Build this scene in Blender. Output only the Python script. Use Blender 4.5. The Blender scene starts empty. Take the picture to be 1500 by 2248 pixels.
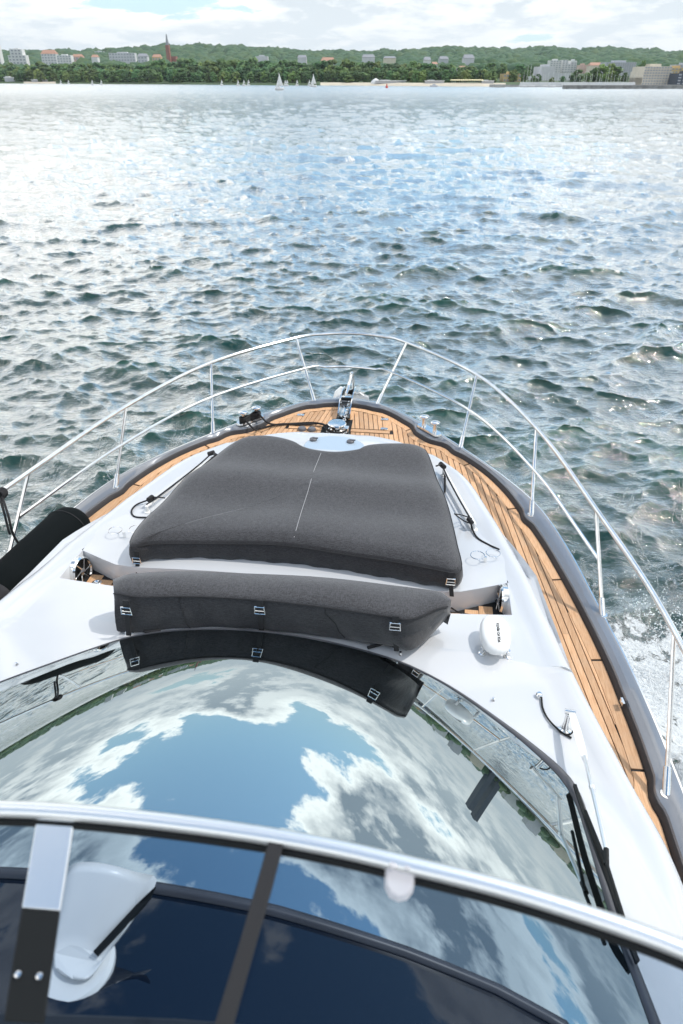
import bpy, math, random
import numpy as np
from mathutils import Vector, Matrix
random.seed(7); rng = np.random.default_rng(7)
R = math.radians
sc = bpy.context.scene
COL = sc.collection
PI = math.pi

# ---------------------------------------------------------------- camera
CAMX, CAMZ, YAW, PITCH = 0.7931, 4.9, 0.1262, math.atan(952/1500)
cam_d = bpy.data.cameras.new('camera'); cam = bpy.data.objects.new('camera', cam_d); COL.objects.link(cam)
cam.location = (CAMX, 0, CAMZ); cam.rotation_euler = (PI/2-PITCH, 0, YAW)
cam_d.sensor_fit = 'VERTICAL'; cam_d.sensor_height = 36; cam_d.sensor_width = 24; cam_d.lens = 1500/2248*36
cam_d.clip_start = 0.05; cam_d.clip_end = 20000
cam_d.dof.use_dof = True; cam_d.dof.focus_distance = 5.0; cam_d.dof.aperture_fstop = 4.0
sc.camera = cam
SUN_EL, SUN_AZ = 56.0, 70.0      # azimuth towards starboard of the bow (+Y is the bow)

# ---------------------------------------------------------------- world
world = bpy.data.worlds.new('World'); sc.world = world; world.use_nodes = True
def N(nt, typ, **kw):
    n = nt.nodes.new(typ)
    for k, v in kw.items():
        if k == 'inp':
            for i, val in v.items(): n.inputs[i].default_value = val
        else: setattr(n, k, v)
    return n
def math_(nt, op, a, b=None, c=None, clamp=False):
    n = nt.nodes.new('ShaderNodeMath'); n.operation = op; n.use_clamp = clamp
    for i, x in enumerate((a, b, c)):
        if x is None: continue
        if isinstance(x, (int, float)): n.inputs[i].default_value = x
        else: nt.links.new(x, n.inputs[i])
    return n.outputs[0]
def vmath(nt, op, a, b=None):
    n = nt.nodes.new('ShaderNodeVectorMath'); n.operation = op
    for i, x in enumerate((a, b)):
        if x is None: continue
        if isinstance(x, (tuple, list)): n.inputs[i].default_value = x
        else: nt.links.new(x, n.inputs[i])
    return n.outputs[0]
def maprange(nt, x, a, b, c=0, d=1, smooth=True):
    n = nt.nodes.new('ShaderNodeMapRange'); n.interpolation_type = 'SMOOTHSTEP' if smooth else 'LINEAR'
    nt.links.new(x, n.inputs[0])
    for i, v in enumerate((a, b, c, d)): n.inputs[i+1].default_value = v
    return n.outputs[0]
def mixc(nt, f, a, b):
    n = nt.nodes.new('ShaderNodeMix'); n.data_type = 'RGBA'
    for s, x in ((0, f), (6, a), (7, b)):
        if isinstance(x, (int, float)): n.inputs[s].default_value = x
        elif isinstance(x, tuple): n.inputs[s].default_value = (*x, 1) if len(x) == 3 else x
        else: nt.links.new(x, n.inputs[s])
    return n.outputs[2]
def noise(nt, vec, scale, detail=4, rough=.5, dist=0, dim='3D'):
    n = nt.nodes.new('ShaderNodeTexNoise'); n.noise_dimensions = dim
    if vec is not None: nt.links.new(vec, n.inputs['Vector'])
    n.inputs['Scale'].default_value = scale; n.inputs['Detail'].default_value = detail
    n.inputs['Roughness'].default_value = rough; n.inputs['Distortion'].default_value = dist
    return n.outputs['Fac']

SKY_STRENGTH = 0.13
CLOUD_OFFSET = (20.7, 9.9, 0.2)
def build_world():
    nt = world.node_tree; nt.nodes.clear(); L = nt.links
    out = N(nt, 'ShaderNodeOutputWorld'); bg = N(nt, 'ShaderNodeBackground'); L.new(bg.outputs[0], out.inputs[0])
    bg.inputs[1].default_value = SKY_STRENGTH
    sky = N(nt, 'ShaderNodeTexSky'); sky.sky_type = 'NISHITA'; sky.sun_disc = False
    sky.sun_elevation = R(SUN_EL); sky.sun_rotation = R(SUN_AZ)
    sky.air_density = 1.0; sky.dust_density = 0.6; sky.ozone_density = 2.0
    tc = N(nt, 'ShaderNodeTexCoord'); d = tc.outputs['Generated']
    sep = N(nt, 'ShaderNodeSeparateXYZ'); L.new(d, sep.inputs[0])
    z = math_(nt, 'MAXIMUM', sep.outputs[2], 0.0)
    k = math_(nt, 'ADD', z, 0.17)
    u = math_(nt, 'DIVIDE', sep.outputs[0], k); v = math_(nt, 'DIVIDE', sep.outputs[1], k)
    h = math_(nt, 'MULTIPLY', z, 2.2)
    comb = N(nt, 'ShaderNodeCombineXYZ'); L.new(u, comb.inputs[0]); L.new(v, comb.inputs[1]); L.new(h, comb.inputs[2])
    p = vmath(nt, 'ADD', comb.outputs[0], CLOUD_OFFSET)
    big = math_(nt, 'ADD', noise(nt, p, 0.55, 2, .5), .07)
    n1 = noise(nt, p, .85, 13, .60, .12)
    def dens(vec):
        a = noise(nt, vec, .85, 6, .60, .12)
        return a
    s = Vector((math.sin(R(SUN_AZ)), math.cos(R(SUN_AZ)), .5))*.11
    n2 = dens(vmath(nt, 'ADD', p, tuple(s)))
    low = maprange(nt, z, 0.03, 0.21, 0.13, 0.0)           # more cover towards the horizon
    den = math_(nt, 'ADD', math_(nt, 'ADD', n1, math_(nt, 'MULTIPLY', math_(nt, 'SUBTRACT', big, .5), .55)), low)
    cover = maprange(nt, den, 0.482, 0.522)
    thick = maprange(nt, den, 0.51, 0.62)
    lit = maprange(nt, math_(nt, 'SUBTRACT', n1, n2), -0.07, 0.07)
    shade = math_(nt, "MULTIPLY", thick, math_(nt, "SUBTRACT", 1.3, lit), clamp=True)
    ccol = mixc(nt, shade, mixc(nt, maprange(nt, z, .03, .16), (5.8, 5.8, 5.7), (10.5, 10.3, 10.0)), mixc(nt, maprange(nt, z, .03, .22), (3.9, 4.3, 4.6), (2.2, 2.6, 3.05)))
    # clouds far off near the horizon lose contrast
    far = maprange(nt, z, 0.0, 0.26, 1, 0)
    hz = maprange(nt, z, 0.0, 0.75, 1, 0)
    skyt = vmath(nt, 'MULTIPLY', sky.outputs[0], (1.0, 1.2, 1.14))
    ccol = mixc(nt, math_(nt, 'MULTIPLY', maprange(nt, z, .0, .25, 1, 0), .28), ccol, (5.2, 5.5, 5.7))
    skyc = mixc(nt, math_(nt, 'ADD', math_(nt, 'MULTIPLY', far, .50), math_(nt, 'MULTIPLY', hz, .32)), skyt, (3.4, 4.3, 4.8))
    col = mixc(nt, math_(nt, 'MULTIPLY', cover, .96), skyc, ccol)
    L.new(col, bg.inputs[0])
build_world()
sun_d = bpy.data.lights.new('sun', 'SUN'); sun = bpy.data.objects.new('sun', sun_d); COL.objects.link(sun)
sun_d.energy = 1.8; sun_d.angle = R(1.0); sun_d.color = (1, .95, .88)
sun.rotation_euler = (R(90-SUN_EL), 0, R(180-SUN_AZ))
sun.location = (0, 0, 60)
sc.view_settings.view_transform = 'Standard'; sc.view_settings.look = 'None'
sc.view_settings.gamma = 1; sc.view_settings.use_curve_mapping = False
sc.view_settings.exposure = 0.66

# ---------------------------------------------------------------- helpers
def link(o, parent=None):
    COL.objects.link(o)
    if parent is not None: o.parent = parent
    return o
def tag(o, label=None, cat=None, group=None, kind=None):
    if label: o['label'] = label
    if cat: o['category'] = cat
    if group: o['group'] = group
    if kind: o['kind'] = kind
    return o
def empty(name, loc=(0, 0, 0), label=None, cat=None, group=None):
    o = bpy.data.objects.new(name, None); o.location = loc; o.empty_display_size = .2
    return tag(link(o), label, cat, group)
def local(parent, pts):
    if parent is None: return pts
    q = parent; off = Vector((0, 0, 0))
    while q is not None: off += q.location; q = q.parent
    return [(p[0]-off.x, p[1]-off.y, p[2]-off.z) for p in pts]
def mesh(name, verts, faces, mats, parent=None, smooth=True, mi=None, auto=None):
    """verts in world space; parent offset removed"""
    me = bpy.data.meshes.new(name)
    me.from_pydata([tuple(v) for v in local(parent, verts)], [], faces)
    for m in (mats if isinstance(mats, (list, tuple)) else [mats]): me.materials.append(m)
    if mi is not None: me.polygons.foreach_set('material_index', mi)
    if smooth:
        me.polygons.foreach_set('use_smooth', [True]*len(me.polygons))
        if auto: me.set_sharp_from_angle(angle=R(auto))
    me.update()
    return link(bpy.data.objects.new(name, me), parent)
class MB:
    def __init__(s): s.v = []; s.f = []; s.m = []
    def add(s, v, f, m=0):
        b = len(s.v); s.v += [tuple(p) for p in v]; s.f += [tuple(i+b for i in q) for q in f]; s.m += [m]*len(f); return s
    def box(s, c, size, rot=None, m=0, taper=1.0):
        hx, hy, hz = (a/2 for a in size); V = []
        for z in (-1, 1):
            t = taper if z > 0 else 1
            for x, y in ((-1, -1), (1, -1), (1, 1), (-1, 1)):
                p = Vector((x*hx*t, y*hy*t, z*hz))
                if rot is not None: p = rot @ p
                V.append(p+Vector(c))
        return s.add(V, [(3, 2, 1, 0), (4, 5, 6, 7), (0, 1, 5, 4), (1, 2, 6, 5), (2, 3, 7, 6), (3, 0, 4, 7)], m)
    def tube(s, pts, r, seg=10, m=0, cap=True, closed=False):
        P = [Vector(p) for p in pts]; n = len(P); rs = r if isinstance(r, (list, tuple)) else [r]*n
        up = Vector((0, 0, 1)); V = []; prev = None
        for i in range(n):
            a = P[(i-1) % n] if closed or i > 0 else P[i]; b = P[(i+1) % n] if closed or i < n-1 else P[i]
            t = (b-a).normalized()
            if prev is None:
                x = t.cross(up)
                if x.length < 1e-3: x = t.cross(Vector((1, 0, 0)))
            else: x = prev - t*prev.dot(t)
            x.normalize(); prev = x; y = t.cross(x)
            for k in range(seg):
                an = 2*PI*k/seg; V.append(P[i]+(x*math.cos(an)+y*math.sin(an))*rs[i])
        F = []
        for i in range(n if closed else n-1):
            j = (i+1) % n
            for k in range(seg): F.append((i*seg+k, i*seg+(k+1) % seg, j*seg+(k+1) % seg, j*seg+k))
        if cap and not closed:
            F.append(tuple(range(seg))[::-1]); F.append(tuple((n-1)*seg+k for k in range(seg)))
        return s.add(V, F, m)
    def lathe(s, prof, c=(0, 0, 0), axis=Vector((0, 0, 1)), seg=24, m=0):
        q = Vector((0, 0, 1)).rotation_difference(axis.normalized()); V = []
        for r, z in prof:
            for k in range(seg):
                a = 2*PI*k/seg; V.append(q @ Vector((r*math.cos(a), r*math.sin(a), z))+Vector(c))
        F = [(i*seg+k, i*seg+(k+1) % seg, (i+1)*seg+(k+1) % seg, (i+1)*seg+k) for i in range(len(prof)-1) for k in range(seg)]
        F.append(tuple(range(seg))[::-1]); F.append(tuple((len(prof)-1)*seg+k for k in range(seg)))
        return s.add(V, F, m)
    def build(s, name, mats, parent=None, smooth=True, auto=35):
        return mesh(name, s.v, s.f, mats, parent, smooth, s.m, auto)
def grid(rows, closed_u=False):
    """rows: list of equal length point lists"""
    n = len(rows[0]); V = [p for r in rows for p in r]; F = []
    for j in range(len(rows)-1):
        for i in range(n if closed_u else n-1):
            k = (i+1) % n
            F.append((j*n+i, j*n+k, (j+1)*n+k, (j+1)*n+i))
    return V, F
def catmull(pts, n=6, closed=False):
    P = [np.array(p, float) for p in pts]; out = []; m = len(P)
    for i in range(m if closed else m-1):
        p1, p2 = P[i], P[(i+1) % m]
        p0 = P[i-1] if (i > 0 or closed) else 2*p1-p2
        p3 = P[(i+2) % m] if (i < m-2 or closed) else 2*p2-p1
        for k in range(n):
            t = k/n
            out.append(.5*((2*p1)+(-p0+p2)*t+(2*p0-5*p1+4*p2-p3)*t*t+(-p0+3*p1-3*p2+p3)*t**3))
    if not closed: out.append(P[-1])
    return out
def resample(pts, n):
    P = np.array(pts, float); d = np.r_[0, np.cumsum(np.linalg.norm(np.diff(P, axis=0), axis=1))]
    t = np.linspace(0, d[-1], n); return np.stack([np.interp(t, d, P[:, i]) for i in range(P.shape[1])], 1)
def bevel(o, w, seg=2):
    m = o.modifiers.new('bevel', 'BEVEL'); m.width = w; m.segments = seg; m.limit_method = 'ANGLE'; m.angle_limit = R(30); return o
# a pixel of the 1500 x 2248 frame cast onto a plane in the boat's space
def ray(px, py):
    x = px-750; y = 1124-py; f = 1500
    fw = f*math.cos(PITCH)+y*math.sin(PITCH); up = y*math.cos(PITCH)-f*math.sin(PITCH)
    return Vector((x*math.cos(YAW)-fw*math.sin(YAW), x*math.sin(YAW)+fw*math.cos(YAW), up))
C0 = Vector((CAMX, 0, CAMZ))
def at(px, py, z):
    r = ray(px, py); return C0+r*((z-CAMZ)/r.z)
def far(px, D, z=0.0):
    lat = D*(px-750)/1776.7; return Vector((CAMX-D*math.sin(YAW)+lat*math.cos(YAW), D*math.cos(YAW)+lat*math.sin(YAW), z))
def farz(py, D): return CAMZ+(172-py)/2104*D

# ---------------------------------------------------------------- materials
def mat(name, col, rough=.5, metal=0, coat=0, ior=None, bump=None, var=None, spec=None, randv=0):
    m = bpy.data.materials.new(name); m.use_nodes = True; nt = m.node_tree; b = nt.nodes['Principled BSDF']
    b.inputs['Base Color'].default_value = (*col, 1); b.inputs['Roughness'].default_value = rough
    b.inputs['Metallic'].default_value = metal; b.inputs['Coat Weight'].default_value = coat
    b.inputs['Coat Roughness'].default_value = .04
    if ior: b.inputs['IOR'].default_value = ior
    if spec is not None: b.inputs['Specular IOR Level'].default_value = spec
    tc = N(nt, 'ShaderNodeTexCoord'); o = tc.outputs['Object']
    if var:
        sc_, amt, stretch = var
        vec = vmath(nt, 'MULTIPLY', o, stretch)
        f = noise(nt, vec, sc_, 6, .6)
        c = mixc(nt, maprange(nt, f, .3, .7), tuple(x*(1-amt) for x in col), tuple(min(1, x*(1+amt)) for x in col))
        if randv:
            oi = N(nt, 'ShaderNodeObjectInfo')
            hs = N(nt, 'ShaderNodeHueSaturation'); nt.links.new(c, hs.inputs['Color'])
            nt.links.new(maprange(nt, oi.outputs['Random'], 0, 1, 1-randv, 1+randv, False), hs.inputs['Value'])
            c = hs.outputs[0]
        nt.links.new(c, b.inputs['Base Color'])
    if bump:
        bs, bd, stretch = bump
        vec = vmath(nt, 'MULTIPLY', o, stretch)
        f = noise(nt, vec, bs, 5, .6)
        bn = N(nt, 'ShaderNodeBump'); bn.inputs['Strength'].default_value = 1; bn.inputs['Distance'].default_value = bd
        nt.links.new(f, bn.inputs['Height']); nt.links.new(bn.outputs[0], b.inputs['Normal'])
    return m
I3 = (1, 1, 1)
M = {}
M['gel'] = mat('white_gelcoat', (.54, .555, .575), .22, coat=.6, var=(1.3, .02, I3))
M['gel_grip'] = mat('white_nonslip', (.78, .79, .80), .5, bump=(900, .0004, I3))
M['black_gel'] = mat('black_gelcoat', (.002, .006, .015), .03, ior=1.62)
M['steel'] = mat('polished_steel', (.78, .78, .77), .12, metal=1, var=(14, .08, I3))
M['satin'] = mat('satin_steel', (.88, .88, .87), .33, metal=1, bump=(300, .0002, (1, .05, 1)))
M['rail_paint'] = mat('grey_toe_rail_paint', (.215, .225, .245), .25, metal=.5, coat=.4, var=(2, .07, I3))
M['rubber'] = mat('dark_grey_rubber', (.026, .024, .026), .6, var=(20, .15, I3))
M['black'] = mat('black_plastic', (.010, .011, .011), .5, spec=.2)
M['rope'] = mat('black_braided_rope', (.012, .012, .013), .8, bump=(260, .003, I3))
M['web'] = mat('black_webbing', (.014, .014, .016), .75, bump=(500, .001, I3))
M['neo'] = mat('black_fender_cloth', (.004, .006, .0065), .9, spec=.12, bump=(150, .001, I3))
M['cauk'] = mat('black_deck_caulk', (.012, .011, .011), .7)
M['frit'] = mat('grey_window_surround', (.055, .056, .065), .38, var=(6, .12, I3))
M['hull'] = mat('hull_paint', (.16, .17, .20), .25, coat=.5)
M['plas'] = mat('white_plastic', (.82, .82, .80), .3, coat=.3)
M['hatchglass'] = mat('pale_blue_hatch_glass', (.40, .48, .56), .10, coat=.5)
M['knob'] = mat('grey_knob', (.12, .12, .13), .5)
M['ink'] = mat('black_print', (.01, .01, .01), .5)
M['dash'] = mat('dark_dash_vinyl', (.035, .036, .04), .6, bump=(300, .0006, I3))

def fabric(name, col):
    m = mat(name, col, .9); nt = m.node_tree; b = nt.nodes['Principled BSDF']
    tc = N(nt, 'ShaderNodeTexCoord'); o = tc.outputs['Object']
    a = noise(nt, vmath(nt, 'MULTIPLY', o, (1, .12, 1)), 300, 2, .7)
    c2 = noise(nt, vmath(nt, 'MULTIPLY', o, (.12, 1, 1)), 300, 2, .7)
    big = noise(nt, o, 5, 4, .55)
    w = math_(nt, 'ADD', math_(nt, 'MULTIPLY', a, .5), math_(nt, 'MULTIPLY', c2, .5))
    c = mixc(nt, maprange(nt, w, .36, .64), tuple(x*.38 for x in col), tuple(x*1.75 for x in col))
    c = mixc(nt, math_(nt, 'MULTIPLY', big, .35), c, tuple(x*.75 for x in col))
    nt.links.new(c, b.inputs['Base Color'])
    b.inputs['Sheen Weight'].default_value = .25; b.inputs['Sheen Roughness'].default_value = .5
    bn = N(nt, 'ShaderNodeBump'); bn.inputs['Distance'].default_value = .0015; bn.inputs['Strength'].default_value = .8
    nt.links.new(w, bn.inputs['Height'])
    wr = noise(nt, vmath(nt, 'MULTIPLY', o, (1, .5, 1)), 4.5, 5, .6, .4)
    bn2 = N(nt, 'ShaderNodeBump'); bn2.inputs['Distance'].default_value = .03; bn2.inputs['Strength'].default_value = .35
    nt.links.new(wr, bn2.inputs['Height']); nt.links.new(bn.outputs[0], bn2.inputs['Normal'])
    nt.links.new(bn2.outputs[0], b.inputs['Normal'])
    return m
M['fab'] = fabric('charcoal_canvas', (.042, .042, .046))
M['fab_shade'] = fabric('charcoal_canvas_shaded', (.023, .023, .026))  # same canvas darkened, shade painted into the side and aft faces
M['thread'] = mat('pale_thread', (.35, .35, .36), .8)

def teak():
    m = mat('teak_planks', (.44, .23, .105), .6); nt = m.node_tree; b = nt.nodes['Principled BSDF']
    tc = N(nt, 'ShaderNodeTexCoord'); o = tc.outputs['Object']; oi = N(nt, 'ShaderNodeObjectInfo')
    off = N(nt, 'ShaderNodeCombineXYZ'); nt.links.new(math_(nt, 'MULTIPLY', oi.outputs['Random'], 30), off.inputs[2])
    v = vmath(nt, 'ADD', vmath(nt, 'MULTIPLY', o, (1, .06, 1)), off.outputs[0])
    g = noise(nt, v, 160, 5, .65, .3)
    s = noise(nt, vmath(nt, 'ADD', o, off.outputs[0]), 9, 5, .6)
    c = mixc(nt, maprange(nt, g, .3, .7), (.50, .265, .125), (.68, .42, .235))
    c = mixc(nt, maprange(nt, s, .40, .75, 0, .6), c, (.56, .37, .23))
    hs = N(nt, 'ShaderNodeHueSaturation'); nt.links.new(c, hs.inputs['Color'])
    nt.links.new(maprange(nt, oi.outputs['Random'], 0, 1, .80, 1.16, False), hs.inputs['Value'])
    nt.links.new(hs.outputs[0], b.inputs['Base Color'])
    bn = N(nt, 'ShaderNodeBump'); bn.inputs['Distance'].default_value = .0008
    nt.links.new(g, bn.inputs['Height']); nt.links.new(bn.outputs[0], b.inputs['Normal'])
    return m
M['teak'] = teak()

def glass_dark():
    m = bpy.data.materials.new('tinted_mirror_windscreen'); m.use_nodes = True; nt = m.node_tree
    b = nt.nodes['Principled BSDF']
    b.inputs['Base Color'].default_value = (.46, .52, .53, 1); b.inputs['Roughness'].default_value = .008
    b.inputs['Metallic'].default_value = 1.0
    return m
M['wglass'] = glass_dark()
def glass_tint():
    m = bpy.data.materials.new('smoked_screen_glass'); m.use_nodes = True; nt = m.node_tree; nt.nodes.clear()
    out = N(nt, 'ShaderNodeOutputMaterial'); tr = N(nt, 'ShaderNodeBsdfTransparent'); gl = N(nt, 'ShaderNodeBsdfGlossy')
    tr.inputs[0].default_value = (.43, .51, .61, 1); gl.inputs['Roughness'].default_value = .02
    fr = N(nt, 'ShaderNodeFresnel'); fr.inputs[0].default_value = 1.35
    mx = N(nt, 'ShaderNodeMixShader'); nt.links.new(math_(nt, 'MULTIPLY', fr.outputs[0], .45), mx.inputs[0])
    nt.links.new(tr.outputs[0], mx.inputs[1]); nt.links.new(gl.outputs[0], mx.inputs[2]); nt.links.new(mx.outputs[0], out.inputs[0])
    return m
M['smoke'] = glass_tint()

# ---------------------------------------------------------------- sea
def ocean_tile(n, L, peak, rms, wdir, seed, cut, spread=3):
    g = np.random.default_rng(seed); k1 = 2*np.pi*np.fft.fftfreq(n, L/n); kx, ky = np.meshgrid(k1, k1, indexing='ij')
    k = np.hypot(kx, ky); k[0, 0] = 1e-6
    kp = 2*np.pi/peak
    S = np.exp(-1.25*(kp/k)**2)/k**3.7*np.exp(-(k*cut)**2)
    c = (kx*math.cos(wdir)+ky*math.sin(wdir))/k
    S *= (np.abs(c)**spread+.05); S[0, 0] = 0
    A = np.sqrt(S)*(g.normal(size=k.shape)+1j*g.normal(size=k.shape))
    h = np.fft.ifft2(A); sc_ = rms/h.real.std(); h = h.real*sc_
    dx = np.fft.ifft2(-1j*kx/k*A).real*sc_; dy = np.fft.ifft2(-1j*ky/k*A).real*sc_
    return h, dx, dy
def sample(T, L, x, y, rot=0):
    n = T.shape[0]; c, s = math.cos(rot), math.sin(rot)
    a = ((x*c+y*s)/L*n) % n; b = ((-x*s+y*c)/L*n) % n
    i = np.floor(a).astype(int) % n; j = np.floor(b).astype(int) % n; fa = a-np.floor(a); fb = b-np.floor(b)
    i2 = (i+1) % n; j2 = (j+1) % n
    return T[i, j]*(1-fa)*(1-fb)+T[i2, j]*fa*(1-fb)+T[i, j2]*(1-fa)*fb+T[i2, j2]*fa*fb
def sea_material():
    m = bpy.data.materials.new('sea_water'); m.use_nodes = True; nt = m.node_tree; b = nt.nodes['Principled BSDF']
    gl = N(nt, 'ShaderNodeBsdfGlossy'); gl.inputs[0].default_value = (1, .985, .955, 1)
    b.inputs['Specular IOR Level'].default_value = 0.0; b.inputs['Roughness'].default_value = .6
    geo = N(nt, 'ShaderNodeNewGeometry'); P = geo.outputs['Position']
    sep = N(nt, 'ShaderNodeSeparateXYZ'); nt.links.new(P, sep.inputs[0])
    X, Y, Z = sep.outputs
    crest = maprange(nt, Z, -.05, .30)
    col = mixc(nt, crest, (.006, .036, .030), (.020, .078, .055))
    # foam thrown off the bow on both sides, widening aft
    aft = math_(nt, 'SUBTRACT', 6.6, Y)
    ax = math_(nt, 'ABSOLUTE', X)
    edge = math_(nt, 'ADD', 3.75, math_(nt, 'MULTIPLY', math_(nt, 'MAXIMUM', aft, 0), .5))
    inside = math_(nt, 'DIVIDE', math_(nt, 'SUBTRACT', edge, ax), .9)
    reg = math_(nt, 'MULTIPLY', maprange(nt, inside, -.6, .6), maprange(nt, aft, -.5, 1.3))
    pw = vmath(nt, 'MULTIPLY', P, (1, 1, 0))
    fn = noise(nt, pw, 4.2, 9, .70, .6)
    fine = noise(nt, pw, 14, 6, .7, .3)
    dens = math_(nt, 'ADD', math_(nt, 'MULTIPLY', fn, .7), math_(nt, 'MULTIPLY', fine, .3))
    thr = math_(nt, 'SUBTRACT', .70, math_(nt, 'MULTIPLY', reg, .33))
    foam = maprange(nt, math_(nt, 'SUBTRACT', dens, thr), 0, .055)
    foam = math_(nt, 'MULTIPLY', foam, maprange(nt, reg, 0.02, .2))
    # lacy streaks of old foam trailing near the boat
    w = noise(nt, vmath(nt, 'MULTIPLY', pw, (1.0, .55, 1)), 1.1, 7, .62, 1.2)
    ridge = math_(nt, 'ABSOLUTE', math_(nt, 'SUBTRACT', w, .5))
    lace = maprange(nt, ridge, .0, .014, 1, 0)
    near = math_(nt, 'MULTIPLY', maprange(nt, ax, 12, 3), maprange(nt, Y, 12, 3))
    lace = math_(nt, 'MULTIPLY', math_(nt, 'MULTIPLY', lace, near), maprange(nt, fine, .40, .62))
    f = math_(nt, 'MAXIMUM', foam, math_(nt, 'MULTIPLY', lace, .5))
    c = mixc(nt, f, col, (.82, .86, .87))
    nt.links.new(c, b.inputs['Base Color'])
    # ripples: three sizes
    dist = vmath(nt, 'SUBTRACT', P, (CAMX, 0, 0))
    ln = nt.nodes.new('ShaderNodeVectorMath'); ln.operation = 'LENGTH'; nt.links.new(dist, ln.inputs[0]); dl = ln.outputs['Value']
    nt.links.new(math_(nt, 'ADD', math_(nt, 'MULTIPLY', f, .6), maprange(nt, dl, 40, 500, .05, .24)), gl.inputs['Roughness'])
    r1 = noise(nt, vmath(nt, 'MULTIPLY', pw, (.5, 1, 1)), 8.5, 6, .66, .5)
    r2 = noise(nt, vmath(nt, 'MULTIPLY', pw, (.6, 1, 1)), 1.6, 6, .62, .4)
    r3 = noise(nt, vmath(nt, 'MULTIPLY', pw, (.5, 1, 1)), .35, 6, .62, .3)
    hh = math_(nt, 'MULTIPLY', r1, .026)
    hh = math_(nt, 'ADD', hh, math_(nt, 'MULTIPLY', r2, maprange(nt, dl, 10, 220, .04, .28)))
    hh = math_(nt, 'ADD', hh, math_(nt, 'MULTIPLY', r3, maprange(nt, dl, 100, 400, 0, .35)))
    hh = math_(nt, 'ADD', hh, math_(nt, 'MULTIPLY', math_(nt, 'MULTIPLY', f, fine), .09))
    bn = N(nt, 'ShaderNodeBump'); bn.inputs['Distance'].default_value = 1; bn.inputs['Strength'].default_value = 1
    nt.links.new(hh, bn.inputs['Height']); nt.links.new(bn.outputs[0], b.inputs['Normal']); nt.links.new(bn.outputs[0], gl.inputs['Normal'])
    fr = N(nt, 'ShaderNodeFresnel'); fr.inputs[0].default_value = 1.34; nt.links.new(bn.outputs[0], fr.inputs['Normal'])
    k = maprange(nt, fr.outputs[0], .019, .135, .02, .84, False)
    k = math_(nt, 'MULTIPLY', k, math_(nt, 'SUBTRACT', 1, math_(nt, 'MULTIPLY', f, .85)))
    mx = N(nt, 'ShaderNodeMixShader'); nt.links.new(k, mx.inputs[0]); nt.links.new(b.outputs[0], mx.inputs[1]); nt.links.new(gl.outputs[0], mx.inputs[2])
    nt.links.new(mx.outputs[0], nt.nodes['Material Output'].inputs[0])
    return m
def build_sea():
    # rings around the point below the camera; spacing follows the view so near waves are real geometry
    rs = [1.0]
    while rs[-1] < 9000:
        r = rs[-1]; rs.append(r+min(max(.055, r*r*.00022), .035*r if r < 260 else .08*r))
    rs = np.array(rs)
    a1 = np.linspace(-38, 40, 620); a = np.r_[np.linspace(-180, -38, 150)[:-1], a1, np.linspace(40, 180, 150)[1:-1]]
    az = np.radians(a)[None, :]; rr = rs[:, None]
    x = CAMX+rr*np.sin(az-YAW); y = rr*np.cos(az-YAW)
    Th = [(ocean_tile(1024, 83.0, 6.5, .062, R(80), 3, .05, 6), 83.0, 0.0), (ocean_tile(1024, 47.0, 2.2, .036, R(92), 11, .035, 3), 47.0, .25), (ocean_tile(1024, 23.0, .8, .0150, R(84), 19, .018, 2), 23.0, -.2)]
    h = 0; dx = 0; dy = 0
    for (T, L, ro) in Th:
        hh, ddx, ddy = T
        if L < 30: g_ = np.clip(1-(rr-25)/45, 0, 1); hh, ddx, ddy = (q for q in T)
        c, s = math.cos(ro), math.sin(ro)
        sx = sample(ddx, L, x, y, ro); sy = sample(ddy, L, x, y, ro)
        g_ = np.clip(1-(rr-25)/45, 0, 1) if L < 30 else 1.0
        h = h+g_*sample(hh, L, x, y, ro); dx = dx+g_*(sx*c-sy*s); dy = dy+g_*(sx*s+sy*c)
    fade = np.clip(1-(rr-300)/900, .0, 1)+0*az
    # the boat's own bow wave
    ax = np.abs(x); aft = 6.2-y
    arm = 2.1+np.clip(aft, 0, 30)*.42
    bw = .28*np.exp(-((ax-arm)/.45)**2)*np.clip(aft/1.5, 0, 1)*np.clip(1-aft/22, 0, 1)
    h = h*fade+bw; chop = -1.25
    V = np.stack([x+dx*chop*fade, y+dy*chop*fade, h], -1).reshape(-1, 3)
    nr, na = len(rs), len(a)
    idx = np.arange(nr*na).reshape(nr, na); nx = np.roll(idx, -1, axis=1)
    F = np.stack([idx[:-1], idx[1:], nx[1:], nx[:-1]], -1).reshape(-1, 4)
    me = bpy.data.meshes.new('sea'); me.vertices.add(len(V)); me.vertices.foreach_set('co', V.ravel())
    me.loops.add(F.size); me.loops.foreach_set('vertex_index', F[:, ::-1].ravel())
    me.polygons.add(len(F)); me.polygons.foreach_set('loop_start', np.arange(0, F.size, 4)); 
    me.polygons.foreach_set('use_smooth', np.ones(len(F), bool))
    me.update(calc_edges=True); me.materials.append(sea_material())
    o = link(bpy.data.objects.new('sea', me)); tag(o, kind='structure')
    print('sea verts', len(V))
build_sea()

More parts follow.
